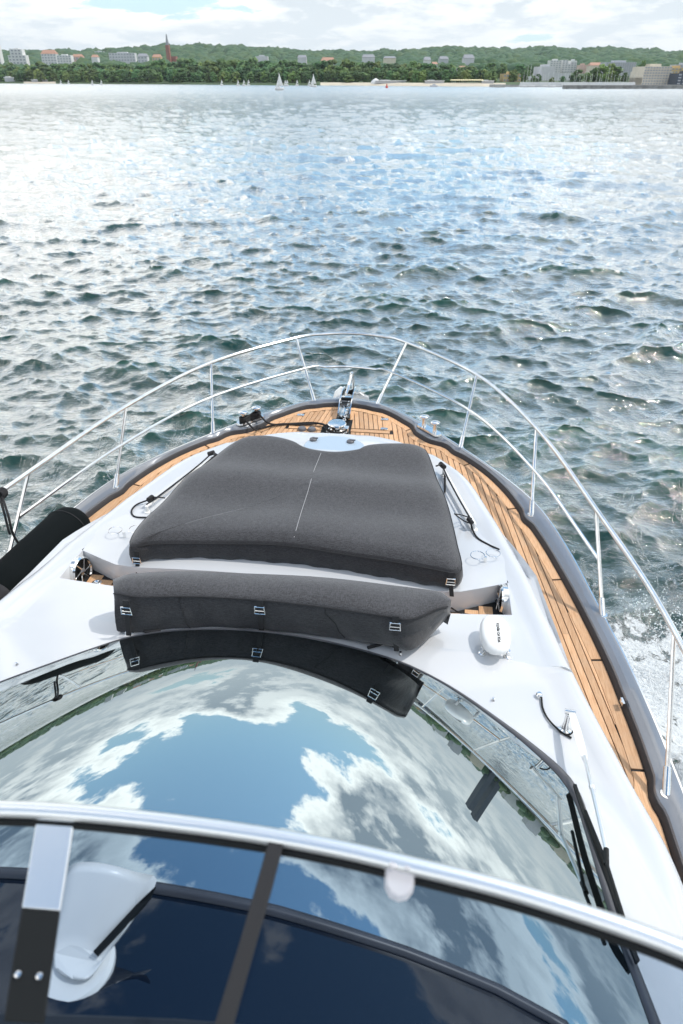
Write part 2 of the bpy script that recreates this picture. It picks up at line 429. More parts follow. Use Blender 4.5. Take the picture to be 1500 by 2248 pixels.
# ---------------------------------------------------------------- boat curves (half breadths, starboard; Y forward)
def zd(y): return 2.0+.0134*(y-7.5)
OUT = catmull([(0, 6.70), (.35, 6.60), (.72, 6.27), (1.0, 5.95), (1.25, 5.62), (1.52, 5.23), (1.76, 4.78), (1.91, 4.22), (2.0, 3.68), (2.08, 3.18), (2.13, 2.75), (2.16, 2.33), (2.2, 1.5), (2.22, .5), (2.22, -2), (2.2, -8)], 10)
INN = catmull([(0, 6.60), (.38, 6.49), (.66, 6.21), (.92, 5.92), (1.1, 5.70), (1.36, 5.36), (1.53, 5.02), (1.64, 4.68), (1.74, 4.34), (1.81, 4.04), (1.87, 3.75), (1.93, 3.42), (1.98, 3.08), (2.0, 2.87), (2.03, 2.5), (2.05, 1.9), (2.07, 1.4), (2.09, .5), (2.09, -2), (2.07, -8)], 10)
FEET = [(.33, 6.59), (1.17, 5.72), (1.70, 4.65), (2.03, 3.52)]
f5 = at(1463, 1745, 1.98); FEET.append((f5.x, f5.y))
TOPS = [(.59, 7.04), (1.285, 6.225), (1.715, 5.14), (1.97, 3.97)]
t5 = at(1480, 1385, 2.50); TOPS.append((t5.x, t5.y))
def norms(P):
    T = np.gradient(P, axis=0); T /= np.linalg.norm(T, axis=1)[:, None]; return np.stack([T[:, 1], -T[:, 0]], 1)  # inward for tip->aft order? fixed below
NP = 420
out = resample(OUT, NP); inn = resample(INN, NP)
nn = norms(inn)
if nn[NP//2, 0] > 0: nn = -nn               # inward = towards the centreline
bumpv = np.zeros(NP)
for fx, fy in FEET: bumpv = np.maximum(bumpv, .026*np.exp(-(np.hypot(inn[:, 0]-fx, inn[:, 1]-fy)/.085)**4))
bumpv = np.maximum(bumpv, .075*np.exp(-(np.hypot(inn[:, 0]-.86, inn[:, 1]-5.99)/.19)**4))
inn2 = inn+nn*bumpv[:, None]; inn2[0, 0] = 0
margin = inn2+nn*.062
margin[:, 0] = np.maximum(margin[:, 0], 0)
RIDp = [(0, 5.82), (.36, 5.79), (.62, 5.66), (.876, 5.42), (1.04, 5.2), (1.225, 4.86), (1.36, 4.36), (1.465, 3.95), (1.545, 3.6), (1.62, 3.2), (1.695, 2.72), (1.835, 2.14), (1.945, 1.66), (1.975, .8), (1.98, 0), (1.9, -2), (1.9, -6)]
RID = np.array(catmull(RIDp, 8))
def xof(curve, y):
    c = curve[curve[:, 1].argsort()]; return np.interp(y, c[:, 1], c[:, 0])

yacht = empty('motor_yacht', (0, 0, 0), 'white motor yacht under way with teak foredeck and dark windscreen, seen from its flybridge', 'yacht')
def both(P, zf):           # port aft -> bow -> starboard aft
    L = [(-p[0], p[1], zf(p[1])) for p in P[::-1]]
    return L[:-1]+[(p[0], p[1], zf(p[1])) for p in P]
# hull topsides
o0 = both(out, lambda y: zd(y)+.03)
rows = [o0]
for fr, dz in ((.985, -.35), (.93, -1.1), (.84, -1.9), (.75, -2.5)):
    rows.append([(x*fr, (y-6.7)*1.0+6.7-(1-fr)*2.6*max(0, (y-2)/4.7), z+dz) for x, y, z in o0])
V, F = grid(rows); mesh('hull', V, F, M['hull'], yacht)
# toe rail
inb = inn2-nn*.012
topi = inn2-nn*.022
oi = out+nn*.016*1
rows = [both(inn2, lambda y: zd(y)-.012), both(inb, lambda y: zd(y)+.032), both(topi, lambda y: zd(y)+.042)]
V, F = grid(rows); mesh('rubbing_strip', V, F, M['rubber'], yacht, auto=40)
rows = [both(topi, lambda y: zd(y)+.042), both(topi-nn*.006, lambda y: zd(y)+.053), both((topi+oi)/2, lambda y: zd(y)+.066), both(oi, lambda y: zd(y)+.064), both(out-nn*.004, lambda y: zd(y)+.058), both(out-nn*.006, lambda y: zd(y)+.0)]
V, F = grid(rows); toe = mesh('toe_rail', V, F, M['rail_paint'], yacht, auto=24)
# thin bright line on the outer edge
mb = MB(); mb.tube([(p[0], p[1], p[2]) for p in both(out-nn*.008, lambda y: zd(y)+.050)][::2], .009, 6); mb.build('outer_trim', M['steel'], yacht)

# ---------------------------------------------------------------- teak deck
deck = mesh('teak_deck', *(lambda rows: grid(rows))([both(inn2, lambda y: zd(y)-.004), [(0, y, z) for x, y, z in both(inn2, lambda y: zd(y)-.004)]]), M['cauk'], yacht, smooth=False)
deck['label'] = 'teak planked deck with black caulked seams'
mg = margin[margin[:, 1].argsort()]
def prism(name, lo, hi, z0, z1, m, parent):
    """lo, hi: equal lists of (x,y); solid strip"""
    n = len(lo); V = []
    for (a, b) in zip(lo, hi):
        V += [(a[0], a[1], z1(a[1])), (b[0], b[1], z1(b[1])), (b[0], b[1], z0(b[1])), (a[0], a[1], z0(a[1]))]
    F = []
    for i in range(n-1):
        q = i*4
        for k in range(4): F.append((q+k, q+(k+1) % 4, q+4+(k+1) % 4, q+4+k))
    F += [(3, 2, 1, 0), ((n-1)*4, (n-1)*4+1, (n-1)*4+2, (n-1)*4+3)]
    o = mesh(name, V, F, m, parent, smooth=False); return o
def flip(o):
    import bmesh
    bm = bmesh.new(); bm.from_mesh(o.data); bmesh.ops.recalc_face_normals(bm, faces=bm.faces); bm.to_mesh(o.data); bm.free()
ridk = RID.copy(); ridk[:, 0] = np.maximum(ridk[:, 0]-.05, 0)
W = .0465; nplank = 0
frameY0, frameY1, frameX = 6.02, 6.09, .50
for side in (1, -1):
    for k in range(-2, 32):
        c = .90+W*k
        ys = np.arange(-.2, 6.62, .03)
        lo = np.maximum(c+.0031-.13*ys, np.where(ys > 5.80, .0025, xof(ridk, ys)))
        hi = np.minimum(c+W-.0031-.13*ys, xof(margin, ys)-.003)
        ok = hi > lo+.002
        # hatch panel boards cut the bow planks
        ok &= ~((ys > frameY0-.01) & (ys < frameY1+.01) & (lo < frameX))
        # anchor pit
        ok &= ~((ys > 5.90) & (hi < .12) & (ys < 6.0) & (side < 0))
        i = 0
        while i < len(ys):
            if not ok[i]: i += 1; continue
            j = i
            ln = int(random.uniform(40, 75))
            while j+1 < len(ys) and ok[j+1] and (j-i < ln or ys[i] > 4.6): j += 1
            if j-i >= 1:
                sel = list(range(i, j+1)); st = 1
                sel = sel[::st]+([sel[-1]] if sel[-1] != sel[::st][-1] else [])
                a = [(side*lo[q], ys[q]+(.0015 if q == sel[0] else 0)) for q in sel]; b = [(side*hi[q], ys[q]+(.0015 if q == sel[0] else 0)) for q in sel]
                pz = random.uniform(0, .0006)
                o = prism('plank', a, b, lambda y: zd(y)-.003, lambda y, pz=pz: zd(y)+.004+pz, M['teak'], deck); flip(o); nplank += 1
            i = j if (j+1 < len(ys) and ok[j+1] and j > i) else j+1
    # margin planks follow the toe rail
    arc = np.r_[0, np.cumsum(np.linalg.norm(np.diff(inn2, axis=0), axis=1))]
    cuts = [0.0]
    while cuts[-1] < 8: cuts.append(cuts[-1]+random.uniform(.75, 1.05))
    fa = np.linspace(0, arc[-1], 900); fi = np.stack([np.interp(fa, arc, inn2[:, 0]), np.interp(fa, arc, inn2[:, 1])], 1); fm = np.stack([np.interp(fa, arc, margin[:, 0]), np.interp(fa, arc, margin[:, 1])], 1)
    for a_, b_ in zip(cuts[:-1], cuts[1:]):
        sel = np.where((fa >= a_) & (fa <= b_))[0]; sel = np.r_[sel[:-1:3], sel[-1]]
        if len(sel) < 3: continue
        a = [(side*(fi[q, 0]), fi[q, 1]) for q in sel]; b = [(side*fm[q, 0], fm[q, 1]) for q in sel]
        o = prism('plank', a, b, lambda y: zd(y)-.003, lambda y: zd(y)+.0045, M['teak'], deck); flip(o); nplank += 1
# locker frame boards across the bow
def board(p0, p1, w, dz=.0055):
    p0 = Vector(p0); p1 = Vector(p1); t = (p1-p0).normalized(); n = Vector((-t.y, t.x))*w/2
    V = [(p.x+s*n.x, p.y+s*n.y, zd(p.y)+h) for h in (-.003, dz) for p, s in ((p0, -1), (p1, -1), (p1, 1), (p0, 1))]
    return mesh('plank', V, [(3, 2, 1, 0), (4, 5, 6, 7), (0, 1, 5, 4), (1, 2, 6, 5), (2, 3, 7, 6), (3, 0, 4, 7)], M['teak'], deck, smooth=False)
board((-.50, 6.055), (-.004, 6.055), .058); board((.004, 6.055), (.50, 6.055), .058)
for s in (1, -1):
    board((s*.475, 6.09), (s*.475, 6.33), .055)
    board((s*.085, 6.09), (s*.085, 6.50), .05)
print('planks', nplank)

# ---------------------------------------------------------------- white deckhouse forward part
def zgl(x, y): return 3.7833-.0345*(y+3.557)**2-.1969*x*x+.0104*x**4
zc_y = [2.0, 2.72, 3.05, 3.3, 4.0, 5.0, 5.4, 5.65, 5.84]; zc_z = [2.44, 2.37, 2.31, 2.26, 2.20, 2.14, 2.10, 2.06, 2.02]
def zc(y): return float(np.interp(y, zc_y, zc_z))
def lip(d):   # raised rounded edge as a function of distance from the outer edge
    return float(np.interp(d, [0, .012, .03, .06, .10, .14, .18, .25], [-.035, .0, .022, .034, .030, .014, .002, 0]))
def zfore(x, y):
    xr = xof(RID, y); d = abs(xr-abs(x))
    if y > 5.3: d = min(d, (5.84-y)*1.0+.0) if abs(x) < xr else 0
    l = lip(max(d, 0))
    if y > 5.3: l *= .6
    return zc(y)+.02*(1-min(1, (x/1.6)**2))+l-float(np.interp(y, [2.72, 3.05, 3.5, 4.2], [.125, .085, .035, 0]))*min(1, (abs(x)/xr)**2.5)
def yf(x): return 3.31+.50*max(0, abs(x)-1.05)
def yr(x): return 3.06+.25*max(0, abs(x)-1.0)
XW = 1.40
def xcols(xr, n=34):
    base = [0, .1, .2, .3, .4, .5, .6, .7, .78, .85]
    t = [b for b in base]
    edge = [.18, .14, .11, .085, .06, .04, .025, .012, 0]
    xs = [b/.85*(xr-.25) for b in base]+[xr-e for e in edge]
    return xs
rows_j = []
ncol = len(xcols(1.5))*2-1
def row(yfun, wellrow=False):
    r = []
    y0 = yfun(0)
    # fixed columns in x; well edge lies on a column
    for _ in range(1): pass
    y_mid = yfun(1.2)
    xr = float(xof(RID, y_mid)); xs = xcols(xr)
    if y_mid < 4.2:                    # snap one column to the well's outer edge
        w = min(1, (4.2-y_mid)/.5); i = 9; xs[i] = xs[i]*(1-w)+XW*w if xs[10] > XW+.01 or w < 1 else XW
    full = [-x for x in xs[::-1]][:-1]+xs
    for x in full:
        y = yfun(x); r.append((x, y, zfore(x, y)))
    return r
ysf = list(np.linspace(5.83, 5.3, 12))+list(np.linspace(5.2, 3.9, 14))+[3.75, 3.62, 3.5]
rows = [row(lambda x, y=y: y+(yf(x)-3.31)*max(0, min(1, (4.2-y)/.9))) for y in ysf]
jw = len(rows); rows.append(row(yf)); rows.append(row(yr))
for y in (2.98, 2.9, 2.8, 2.72): rows.append(row(lambda x, y=y: y+(yr(x)-3.06)*max(0, (y-2.72)/.34)))
rows.append([(x, y-.004, z-.07) for x, y, z in rows[-1]])
n = len(rows[0]); mid = n//2
V = [p for r in rows for p in r]; F = []
for j in range(len(rows)-1):
    for i in range(n-1):
        if j == jw and abs(i+.5-mid) < 9: continue            # the footwell opening
        F.append((j*n+i, (j+1)*n+i, (j+1)*n+i+1, j*n+i+1))
# outer face down to the deck
b0 = len(V)
for r in rows:
    for p, s in ((r[0], -1), (r[-1], 1)): V.append((p[0]+s*.022, p[1], zd(p[1])-.01))
for j in range(len(rows)-1):
    F.append((j*n, b0+2*j, b0+2*j+2, (j+1)*n)); F.append((j*n+n-1, (j+1)*n+n-1, b0+2*j+3, b0+2*j+1))
# front face
b1 = len(V)
for p in rows[0]: V.append((p[0]*1.01, p[1]+.012, zd(p[1])-.01))
for i in range(n-1): F.append((i, i+1, b1+i+1, b1+i))
house = mesh('coachroof', V, F, M['gel'], yacht, auto=50)
# footwell: walls + floor
wi = range(mid-9, mid+10)
top1 = [rows[jw][i] for i in wi]; top2 = [rows[jw+1][i] for i in wi]
ZF = 2.095
loop = top1+top2[::-1]
lower = [(p[0]*(.985), p[1]+(-.012 if k < len(top1) else .012), ZF) for k, p in enumerate(loop)]
m_ = [((a[0]*.2+b[0]*.8), (a[1]*.2+b[1]*.8), b[2]-.012) for a, b in zip(lower, loop)]
V, F = grid([loop, m_, lower], closed_u=True); mesh('footwell', V, F, M['gel'], yacht, auto=50)
nl = len(top1); V = lower; F = [(i, i+1, 2*nl-2-i, 2*nl-1-i) for i in range(nl-1)]
well_floor = mesh('footwell_floor', V, F, M['cauk'], yacht, smooth=False)
for k in range(-16, 16):
    x0 = k*.088; x1 = x0+.084
    if max(abs(x0), abs(x1)) > 1.36: continue
    xm = (x0+x1)/2
    a = [(x0, yr(xm)+.03), (x1, yr(xm)+.03)]; b = [(x0, yf(xm)-.03), (x1, yf(xm)-.03)]
    V = [(a[0][0], a[0][1], ZF+.005), (a[1][0], a[1][1], ZF+.005), (b[1][0], b[1][1], ZF+.005), (b[0][0], b[0][1], ZF+.005)]
    V += [(p[0], p[1], ZF+.0005) for p in V]
    mesh('plank', V, [(0, 1, 2, 3), (0, 4, 5, 1), (1, 5, 6, 2), (2, 6, 7, 3), (3, 7, 4, 0)], M['teak'], well_floor, smooth=False)

# windscreen outline (outer edge), traced on the glass surface
B = [(-1.60, -.6), (-1.60, .4), (-1.58, 1.2), (-1.54, 1.62), (-1.46, 1.86), (-1.30, 2.02), (-1.155, 2.137), (-.966, 2.26), (-.80, 2.39), (-.66, 2.50), (-.50, 2.55), (-.30, 2.575), (0, 2.59), (.344, 2.59), (.701, 2.575), (.868, 2.54), (1.054, 2.455), (1.269, 2.305), (1.428, 2.182), (1.535, 2.07), (1.575, 1.95), (1.575, 1.762), (1.555, 1.325), (1.58, .9), (1.60, .3), (1.60, -.6)]
NB = 160
Bc = resample(catmull([(x, y) for x, y in B], 6), NB)
TS = resample([(-1.52, -.6), (-1.52, .5), (-1.36, .80), (-1.0, .88), (-.5, .92), (0, .94), (.5, .945), (.86, .925), (1.1, .90), (1.28, .86), (1.45, .6), (1.50, .1), (1.50, -.6)], NB)
def gz(p, d=0): return (p[0], p[1], zgl(p[0], p[1])+d)
def lerp2(a, b, t): return (a[0]+(b[0]-a[0])*t, a[1]+(b[1]-a[1])*t)
bw = []
for p in Bc:
    # painted border: thin at the front, wide towards the aft corners
    bw.append(float(np.interp(p[1], [.0, 1.4, 2.0, 2.25, 2.45, 2.6], [.17, .15, .10, .045, .022, .012])) if p[0] > 0 else float(np.interp(p[1], [1.6, 2.0, 2.6], [.06, .02, .012])))
Bi = []
for k, p in enumerate(Bc):
    d = np.array(TS[k])-p; d /= np.linalg.norm(d); Bi.append(p+d*bw[k])
rows = [[gz(lerp2(Bi[k], TS[k], t)) for k in range(NB)] for t in np.linspace(0, 1, 40)]
V, F = grid(rows); wind = mesh('windscreen', V, [f[::-1] for f in F], M['wglass'], yacht)
rows = [[(Bc[k][0], Bc[k][1], zgl(*Bc[k])-.03) for k in range(NB)], [gz(Bc[k], .002) for k in range(NB)], [gz(Bi[k], .003) for k in range(NB)], [gz(Bi[k], -.004) for k in range(NB)]]
V, F = grid(rows); mesh('windscreen_surround', V, [f[::-1] for f in F], M['frit'], wind)
# roof behind the windscreen: seam, trim and black glossy roof
rows = [[gz(TS[k], .006) for k in range(NB)]]
def inset(k, d): 
    c = np.array((.1, -.4)); v = c-TS[k]; v = v/np.linalg.norm(v); return TS[k]+v*d
rows = [[gz(TS[k], -.002) for k in range(NB)], [gz(TS[k], .010) for k in range(NB)], [gz(inset(k, .022), .012) for k in range(NB)], [gz(inset(k, .030), -.004) for k in range(NB)]]
V, F = grid(rows); mesh('roof_trim', V, F, M['frit'], yacht)
rows = [[gz(inset(k, .030+(t*1.2)), -.006-.10*t*t) for k in range(NB)] for t in np.linspace(0, 1, 14)]
V, F = grid(rows); roof = mesh('cabin_roof', V, F, M['black_gel'], yacht)
# white sides between the glass edge and the ridge
last = [(x, y, z) for x, y, z in [p for p in row(lambda x: 2.72)]]
outer = []
RIDs = RID[RID[:, 1].argsort()][::-1]
def zrid(y): return float(np.interp(y, [-6, .5, 1.49, 1.96, 2.58, 2.72], [2.42, 2.34, 2.225, 2.225, 2.242, zc(2.72)-.125]))
sideS = [(float(xof(RID, y)), y) for y in np.linspace(2.72, -1, 60)]
path = [(-x, y) for x, y in sideS[::-1]]+[(x, 2.72) for x in np.linspace(-sideS[0][0], sideS[0][0], 42)[1:-1]]+sideS
# parameterise: corner of the path maps to the front corners of the glass
def seg(P, n): return resample(P, n)
iL = int(np.argmin(np.hypot(Bc[:, 0]+.95, Bc[:, 1]-2.27))); iR = int(np.argmin(np.hypot(Bc[:, 0]-1.06, Bc[:, 1]-2.45)))
left = resample(path[:60], iL+1); midp = resample(path[59:101], iR-iL+1); right = resample(path[100:], NB-iR)
outer = np.vstack([left, midp[1:], right[1:]])
assert len(outer) == NB, len(outer)
def zouter(k):
    x, y = outer[k]
    if iL < k < iR: return zfore(x, 2.72)-lip(max(0, float(xof(RID, 2.72))-abs(x)))
    return zrid(y)
def fade_mid(k): return 0 if iL+2 < k < iR-2 else 1
rows = [[(Bc[k][0], Bc[k][1], zgl(*Bc[k])-.06) for k in range(NB)]]
def zrbase(y): return zrid(y)
EL = [.25, .20, .16, .13, .105, .08, .06, .04, .025, .012, 0]
def cab(k, t=None, e=None):
    b = np.array(gz(Bc[k], -.012)); o_ = np.array((outer[k][0], outer[k][1], zouter(k))); L_ = float(np.linalg.norm(o_[:2]-b[:2]))
    em = min(.25, L_*.8)
    if t is not None: e = L_-(L_-em)*t
    else: e = e/.25*em
    t = 1-e/L_; z = b[2]+(o_[2]-b[2])*t
    x_, y_ = b[0]+(o_[0]-b[0])*t, b[1]+(o_[1]-b[1])*t
    return (x_, y_, z+lip(max(0, float(xof(RID, y_))-abs(x_))))
for t in (0, .05, .15, .3, .5, .7, .85): rows.append([cab(k, t=t) for k in range(NB)])
for e in EL: rows.append([cab(k, e=e) for k in range(NB)])
rows.append([(outer[k][0]+(0 if not fade_mid(k) else math.copysign(.03, outer[k][0])), outer[k][1]-(0 if fade_mid(k) else .001), (zd(outer[k][1])-.01 if fade_mid(k) else zouter(k)-.02)) for k in range(NB)])
V, F = grid(rows); mesh('cabin_side', V, F, M['gel'], yacht, auto=55)
def zw(x, y):        # white surface height
    if y > 2.72: return zfore(x, y)
    # nearest k on the loft
    best = 9; zz = 2.4
    for k in range(0, NB, 2):
        b = Bc[k]; o_ = outer[k]; d = o_-b; t = np.dot(np.array((x, y))-b, d)/np.dot(d, d); t = min(1, max(0, t)); q = b+d*t
        e = math.hypot(q[0]-x, q[1]-y)
        if e < best: best = e; zz = zgl(*b)-.012+(zouter(k)-zgl(*b)+.012)*t
    return zz
def on(px, py, lift=0.0):          # pixel cast onto the white surface
    z = 2.3
    for _ in range(6):
        p = at(px, py, z); z = zw(p.x, p.y)+lift
    return at(px, py, z)
def onglass(px, py, lift=0.0):
    z = 2.6
    for _ in range(25):
        p = at(px, py, z); z = .5*z+.5*(zgl(p.x, p.y)+lift)
    return at(px, py, z)

# ---------------------------------------------------------------- bow rail
rail = empty('bow_rail', (0, 0, 2)); rail.parent = yacht
def zt(y): return 2.5645+.0134*(y-7.5)
TP = [(x, y, zt(y)) for x, y in TOPS]+[(2.22, 1.2, zt(1.2)), (2.22, -1.5, zt(-1.5))]
full = [(-x, y, z) for x, y, z in TP[::-1]]+[(-.30, 7.21, zt(7.2)), (0, 7.265, zt(7.26)), (.30, 7.21, zt(7.2))]+TP
mb = MB(); mb.tube(catmull(full, 10), .0165, 12); mb.build('top_rail', M['steel'], rail)
MIDS = [tuple((a+b)/2 for a, b in zip((fx, fy, zd(fy)+.07), (tx, ty, zt(ty)))) for (fx, fy), (tx, ty) in zip(FEET[:4], TOPS[:4])]
full = [(-x, y, z) for x, y, z in MIDS[::-1]]+[(-.25, 6.935, 2.29), (0, 6.975, 2.29), (.25, 6.935, 2.29)]+MIDS
mb = MB(); mb.tube(catmull(full, 10), .0125, 10); mb.build('middle_rail', M['steel'], rail)
for s in (1, -1):
    for (fx, fy), (tx, ty) in zip(FEET, TOPS):
        a = Vector((s*fx, fy, zd(fy)+.054)); b = Vector((s*tx, ty, zt(ty))); d = (b-a)
        mb = MB(); mb.tube([a, b-d.normalized()*.012], .0125, 10)
        mb.tube([a-Vector((0, 0, .004)), a+d*.16, a+d*.165], [.021, .019, .013], 12)
        mb.tube([a, a+Vector((0, 0, .008))], [.032, .030], 12)
        mb.build('stanchion', M['steel'], rail)

# ---------------------------------------------------------------- foredeck fittings
def ellipse(cx, cy, rx, ry, n=40): return [(cx+rx*math.cos(2*PI*k/n), cy+ry*math.sin(2*PI*k/n)) for k in range(n)]
# oval hatch
hz = zfore(0, 5.45)
mb = MB(); E = ellipse(.04, 5.42, .265, .20)
top = [(x, y, hz+.014) for x, y in E]; bot = [(x, y, hz-.02) for x, y in ellipse(.04, 5.42, .275, .21)]
mid_ = [(x, y, hz+.008) for x, y in ellipse(.04, 5.42, .275, .21)]
V, F = grid([bot, mid_, top], closed_u=True); F.append(tuple(80+k for k in range(40)))
hatch = mesh('deck_hatch', V, F, M['hatchglass'], yacht, auto=30)
for x in (-.165, .175):
    mb = MB(); mb.lathe([(.034, 0), (.034, .012), (.028, .018), (.012, .022), (.001, .022)], (x, 5.515, hz+.014)); mb.box((x+.02, 5.515, hz+.036), (.05, .016, .008)); mb.build('hatch_handle', M['knob'], hatch)
# foot switches
for x in (-.36, -.262):
    mb = MB(); mb.lathe([(.042, 0), (.042, .014), (.034, .026), (.02, .031), (.001, .032)], (x, 6.005, zd(6)+.005)); mb.build('foot_switch', M['knob'], yacht)
# latches
for x, y, w in ((.43, 6.33, .075), (.44, 6.115, .07), (-.43, 6.33, .075), (-.44, 6.115, .07)):
    mb = MB(); mb.box((x, y, zd(y)+.010), (w, .038, .008)); mb.box((x, y, zd(y)+.0165), (.024, .022, .006)); bevel(mb.build('deck_latch', M['steel'], yacht), .003)
# windlass pit, capstan, chute
mb = MB(); mb.add([(x, y, zd(6.1)+.008) for x, y in [(-.17, 5.93), (.12, 5.93), (.115, 6.2), (.10, 6.58), (-.085, 6.62), (-.10, 6.22), (-.17, 6.10)]], [tuple(range(7))])
mb.build('anchor_pit', M['black'], yacht, smooth=False)
wl = empty('windlass', (-.01, 5.99, zd(6))); wl.parent = yacht
mb = MB(); mb.lathe([(.085, .01), (.085, .03), (.055, .045), (.05, .075), (.088, .085), (.092, .095), (.084, .103), (.03, .106), (.001, .106)], (-.012, 6.0, zd(6)), seg=36); mb.build('capstan', M['steel'], wl)
mb = MB(); mb.lathe([(.105, .009), (.105, .018), (.09, .022), (.001, .022)], (-.012, 6.0, zd(6)), seg=30); mb.box((.075, 6.01, zd(6)+.03), (.05, .07, .05)); mb.build('windlass_base', M['satin'], wl)
mb = MB()
for k in range(17):                                   # chain links up the chute
    y = 6.07+k*.036; z = zd(y)+.045+.003*k; x = .035+.001*k
    ax = (.016, .022, .0) if k % 2 else (.004, .022, .016)
    pts = [(x+ax[0]*math.cos(t), y+ax[1]*math.sin(t), z+ax[2]*math.cos(t)) for t in np.linspace(0, 2*PI, 9)[:-1]]
    mb.tube(pts, .0055, 5, closed=True)
mb.build('chain', M['steel'], wl)
br = empty('bow_roller', (0, 6.6, zd(6.6))); br.parent = yacht
mb = MB()
for x in (-.045, .075):
    V = [(x, 6.28, 2.0), (x, 6.28, 2.055), (x, 6.42, 2.13), (x, 6.62, 2.15), (x, 6.82, 2.13), (x, 6.84, 2.02), (x, 6.6, 1.98)]
    V += [(p[0]+.010, p[1], p[2]) for p in V]
    mb.add(V, [tuple(range(7)), tuple(range(13, 6, -1))]+[(i, (i+1) % 7, 7+(i+1) % 7, 7+i) for i in range(7)])
mb.box((.018, 6.55, 2.012), (.12, .55, .008)); mb.box((.018, 6.44, 2.10), (.125, .03, .01))
mb.build('roller_cheeks', M['steel'], br, auto=30)
mb = MB(); mb.lathe([(.036, -.05), (.036, -.04), (.02, 0), (.036, .04), (.036, .05)], (.02, 6.76, 2.09), Vector((1, 0, 0))); mb.lathe([(.018, -.05), (.018, .05)], (.02, 6.5, 2.12), Vector((1, 0, 0)), 12); mb.build('roller', M['black'], br)
# anchor: shank up in the roller, two flukes over the bow
an = empty('anchor', (.01, 6.9, 2.05), 'polished steel anchor stowed in the bow roller with two broad flukes over the bow', 'anchor')
mb = MB()
sh = [(.005, 6.60, 2.13), (.012, 6.78, 2.165), (.018, 6.92, 2.215), (.02, 6.965, 2.225)]
mb.tube(catmull(sh, 5), .017, 8)
mb.tube([(.02, 6.965, 2.225), (.03, 6.99, 2.20), (.035, 7.0, 2.10), (.035, 7.0, 1.9)], [.017, .016, .014, .018], 8)
mb.build('shank', M['steel'], an)
for s, tip in ((-1, (-.105, 7.02, 2.04)), (1, (.155, 6.94, 2.0))):
    mb = MB(); cx = .03
    prof_ = [(cx+s*.02, 6.98, 1.86), (cx+s*.03, 7.0, 1.98), (tip[0]-s*.04, tip[1]-.01, 2.03), (tip[0], tip[1], tip[2]), (tip[0]+s*.055, tip[1]-.05, 2.0), (tip[0]+s*.075, tip[1]-.10, 1.92), (tip[0]+s*.03, tip[1]-.10, 1.80)]
    V = prof_+[(p[0], p[1]-.02, p[2]-.012) for p in prof_]; n_ = len(prof_)
    mb.add(V, [tuple(range(n_)), tuple(range(2*n_-1, n_-1, -1))]+[(i, (i+1) % n_, n_+(i+1) % n_, n_+i) for i in range(n_)])
    bevel(mb.build('fluke', M['plas'], an, smooth=False), .006)
# cleats
def cleat(pts2, axis, name='mooring_cleat'):
    c = (Vector(pts2[0])+Vector(pts2[1]))/2
    e = empty(name, (c.x, c.y, zd(c.y)+.07)); e.parent = yacht
    d = Vector((pts2[1][0]-pts2[0][0], pts2[1][1]-pts2[0][1], 0)); ln = d.length; ang = math.atan2(d.y, d.x)
    rot = Matrix.Rotation(ang, 3, 'Z')
    E = []
    for k in range(28):
        a = 2*PI*k/28; cx = (ln/2+.03 if math.cos(a) > 0 else -ln/2-.03)
        E.append((cx+.042*math.cos(a), .042*math.sin(a)))
    lo = [rot @ Vector((x*1.03, y*1.08, -.004))+Vector((c.x, c.y, zd(c.y)+.072)) for x, y in E]; hi = [rot @ Vector((x, y, .012))+Vector((c.x, c.y, zd(c.y)+.072)) for x, y in E]
    V, F = grid([lo, hi], closed_u=True); F.append(tuple(28+k for k in range(28))); mesh('cleat_base', V, F, M['steel'], e, auto=30)
    for p in pts2:
        mb = MB(); mb.lathe([(.024, 0), (.019, .012), (.018, .075), (.024, .088), (.046, .094), (.046, .102), (.030, .110), (.001, .112)], (p[0], p[1], zd(p[1])+.082)); mb.build('bollard', M['steel'], e)
    return e
cleat([(.825, 6.075), (.93, 5.955)], None); cleat([(-.825, 6.075), (-.93, 5.955)], None)
# courtesy lights on the inner face of the starboard toe rail
for px, py in ((1232, 1248), (1368, 1543)):
    p = at(px, py, zd(3.5)+.03); 
    t = Vector((-.09, 1, 0)).normalized(); rot = Matrix.Rotation(math.atan2(-t.x, t.y), 3, 'Z')
    mb = MB(); mb.box((p.x-.004, p.y, p.z+.004), (.012, .045, .028), rot); mb.box((p.x-.011, p.y, p.z+.004), (.004, .012, .012), rot); mb.build('courtesy_light', M['steel'], yacht)
# deck studs
for px, py in ((38, 1460), (1083, 1538), (1333, 1643), (1407, 1800), (879, 1437), (278, 1392)):
    p = on(px, py); mb = MB(); mb.lathe([(.010, 0), (.008, .006), (.005, .012), (.007, .018), (.001, .020)], p, seg=12); mb.build('snap_stud', M['steel'], yacht)
# speakers in the footwell sides
for s, yy in ((1, 3.40), (-1, 3.35)):
    e = empty('speaker', (s*1.375, yy, 2.155)); e.parent = yacht
    ax = Vector((-s, -.12, .12)).normalized(); c = Vector((s*1.372, yy, 2.155))
    mb = MB(); mb.lathe([(.100, -.01), (.100, .02), (.090, .030), (.080, .022), (.076, .0)], c, ax, 36); mb.build('speaker_rim', M['steel'], e)
    mb = MB(); mb.lathe([(.079, .004), (.05, -.004), (.03, -.006), (.026, .012), (.001, .016)], c, ax, 28); mb.build('speaker_cone', M['black'], e)
    q = Vector((0, 0, 1)).rotation_difference(ax); mb = MB()
    for k in range(6):
        a = k*PI/3; mb.tube([c+q @ Vector((.02*math.cos(a), .02*math.sin(a), .024)), c+q @ Vector((.082*math.cos(a+.35), .082*math.sin(a+.35), .026))], .0045, 6)
    mb.lathe([(.024, .016), (.024, .026), (.001, .030)], c, ax, 20)
    mb.build('speaker_grille', M['steel'], e)
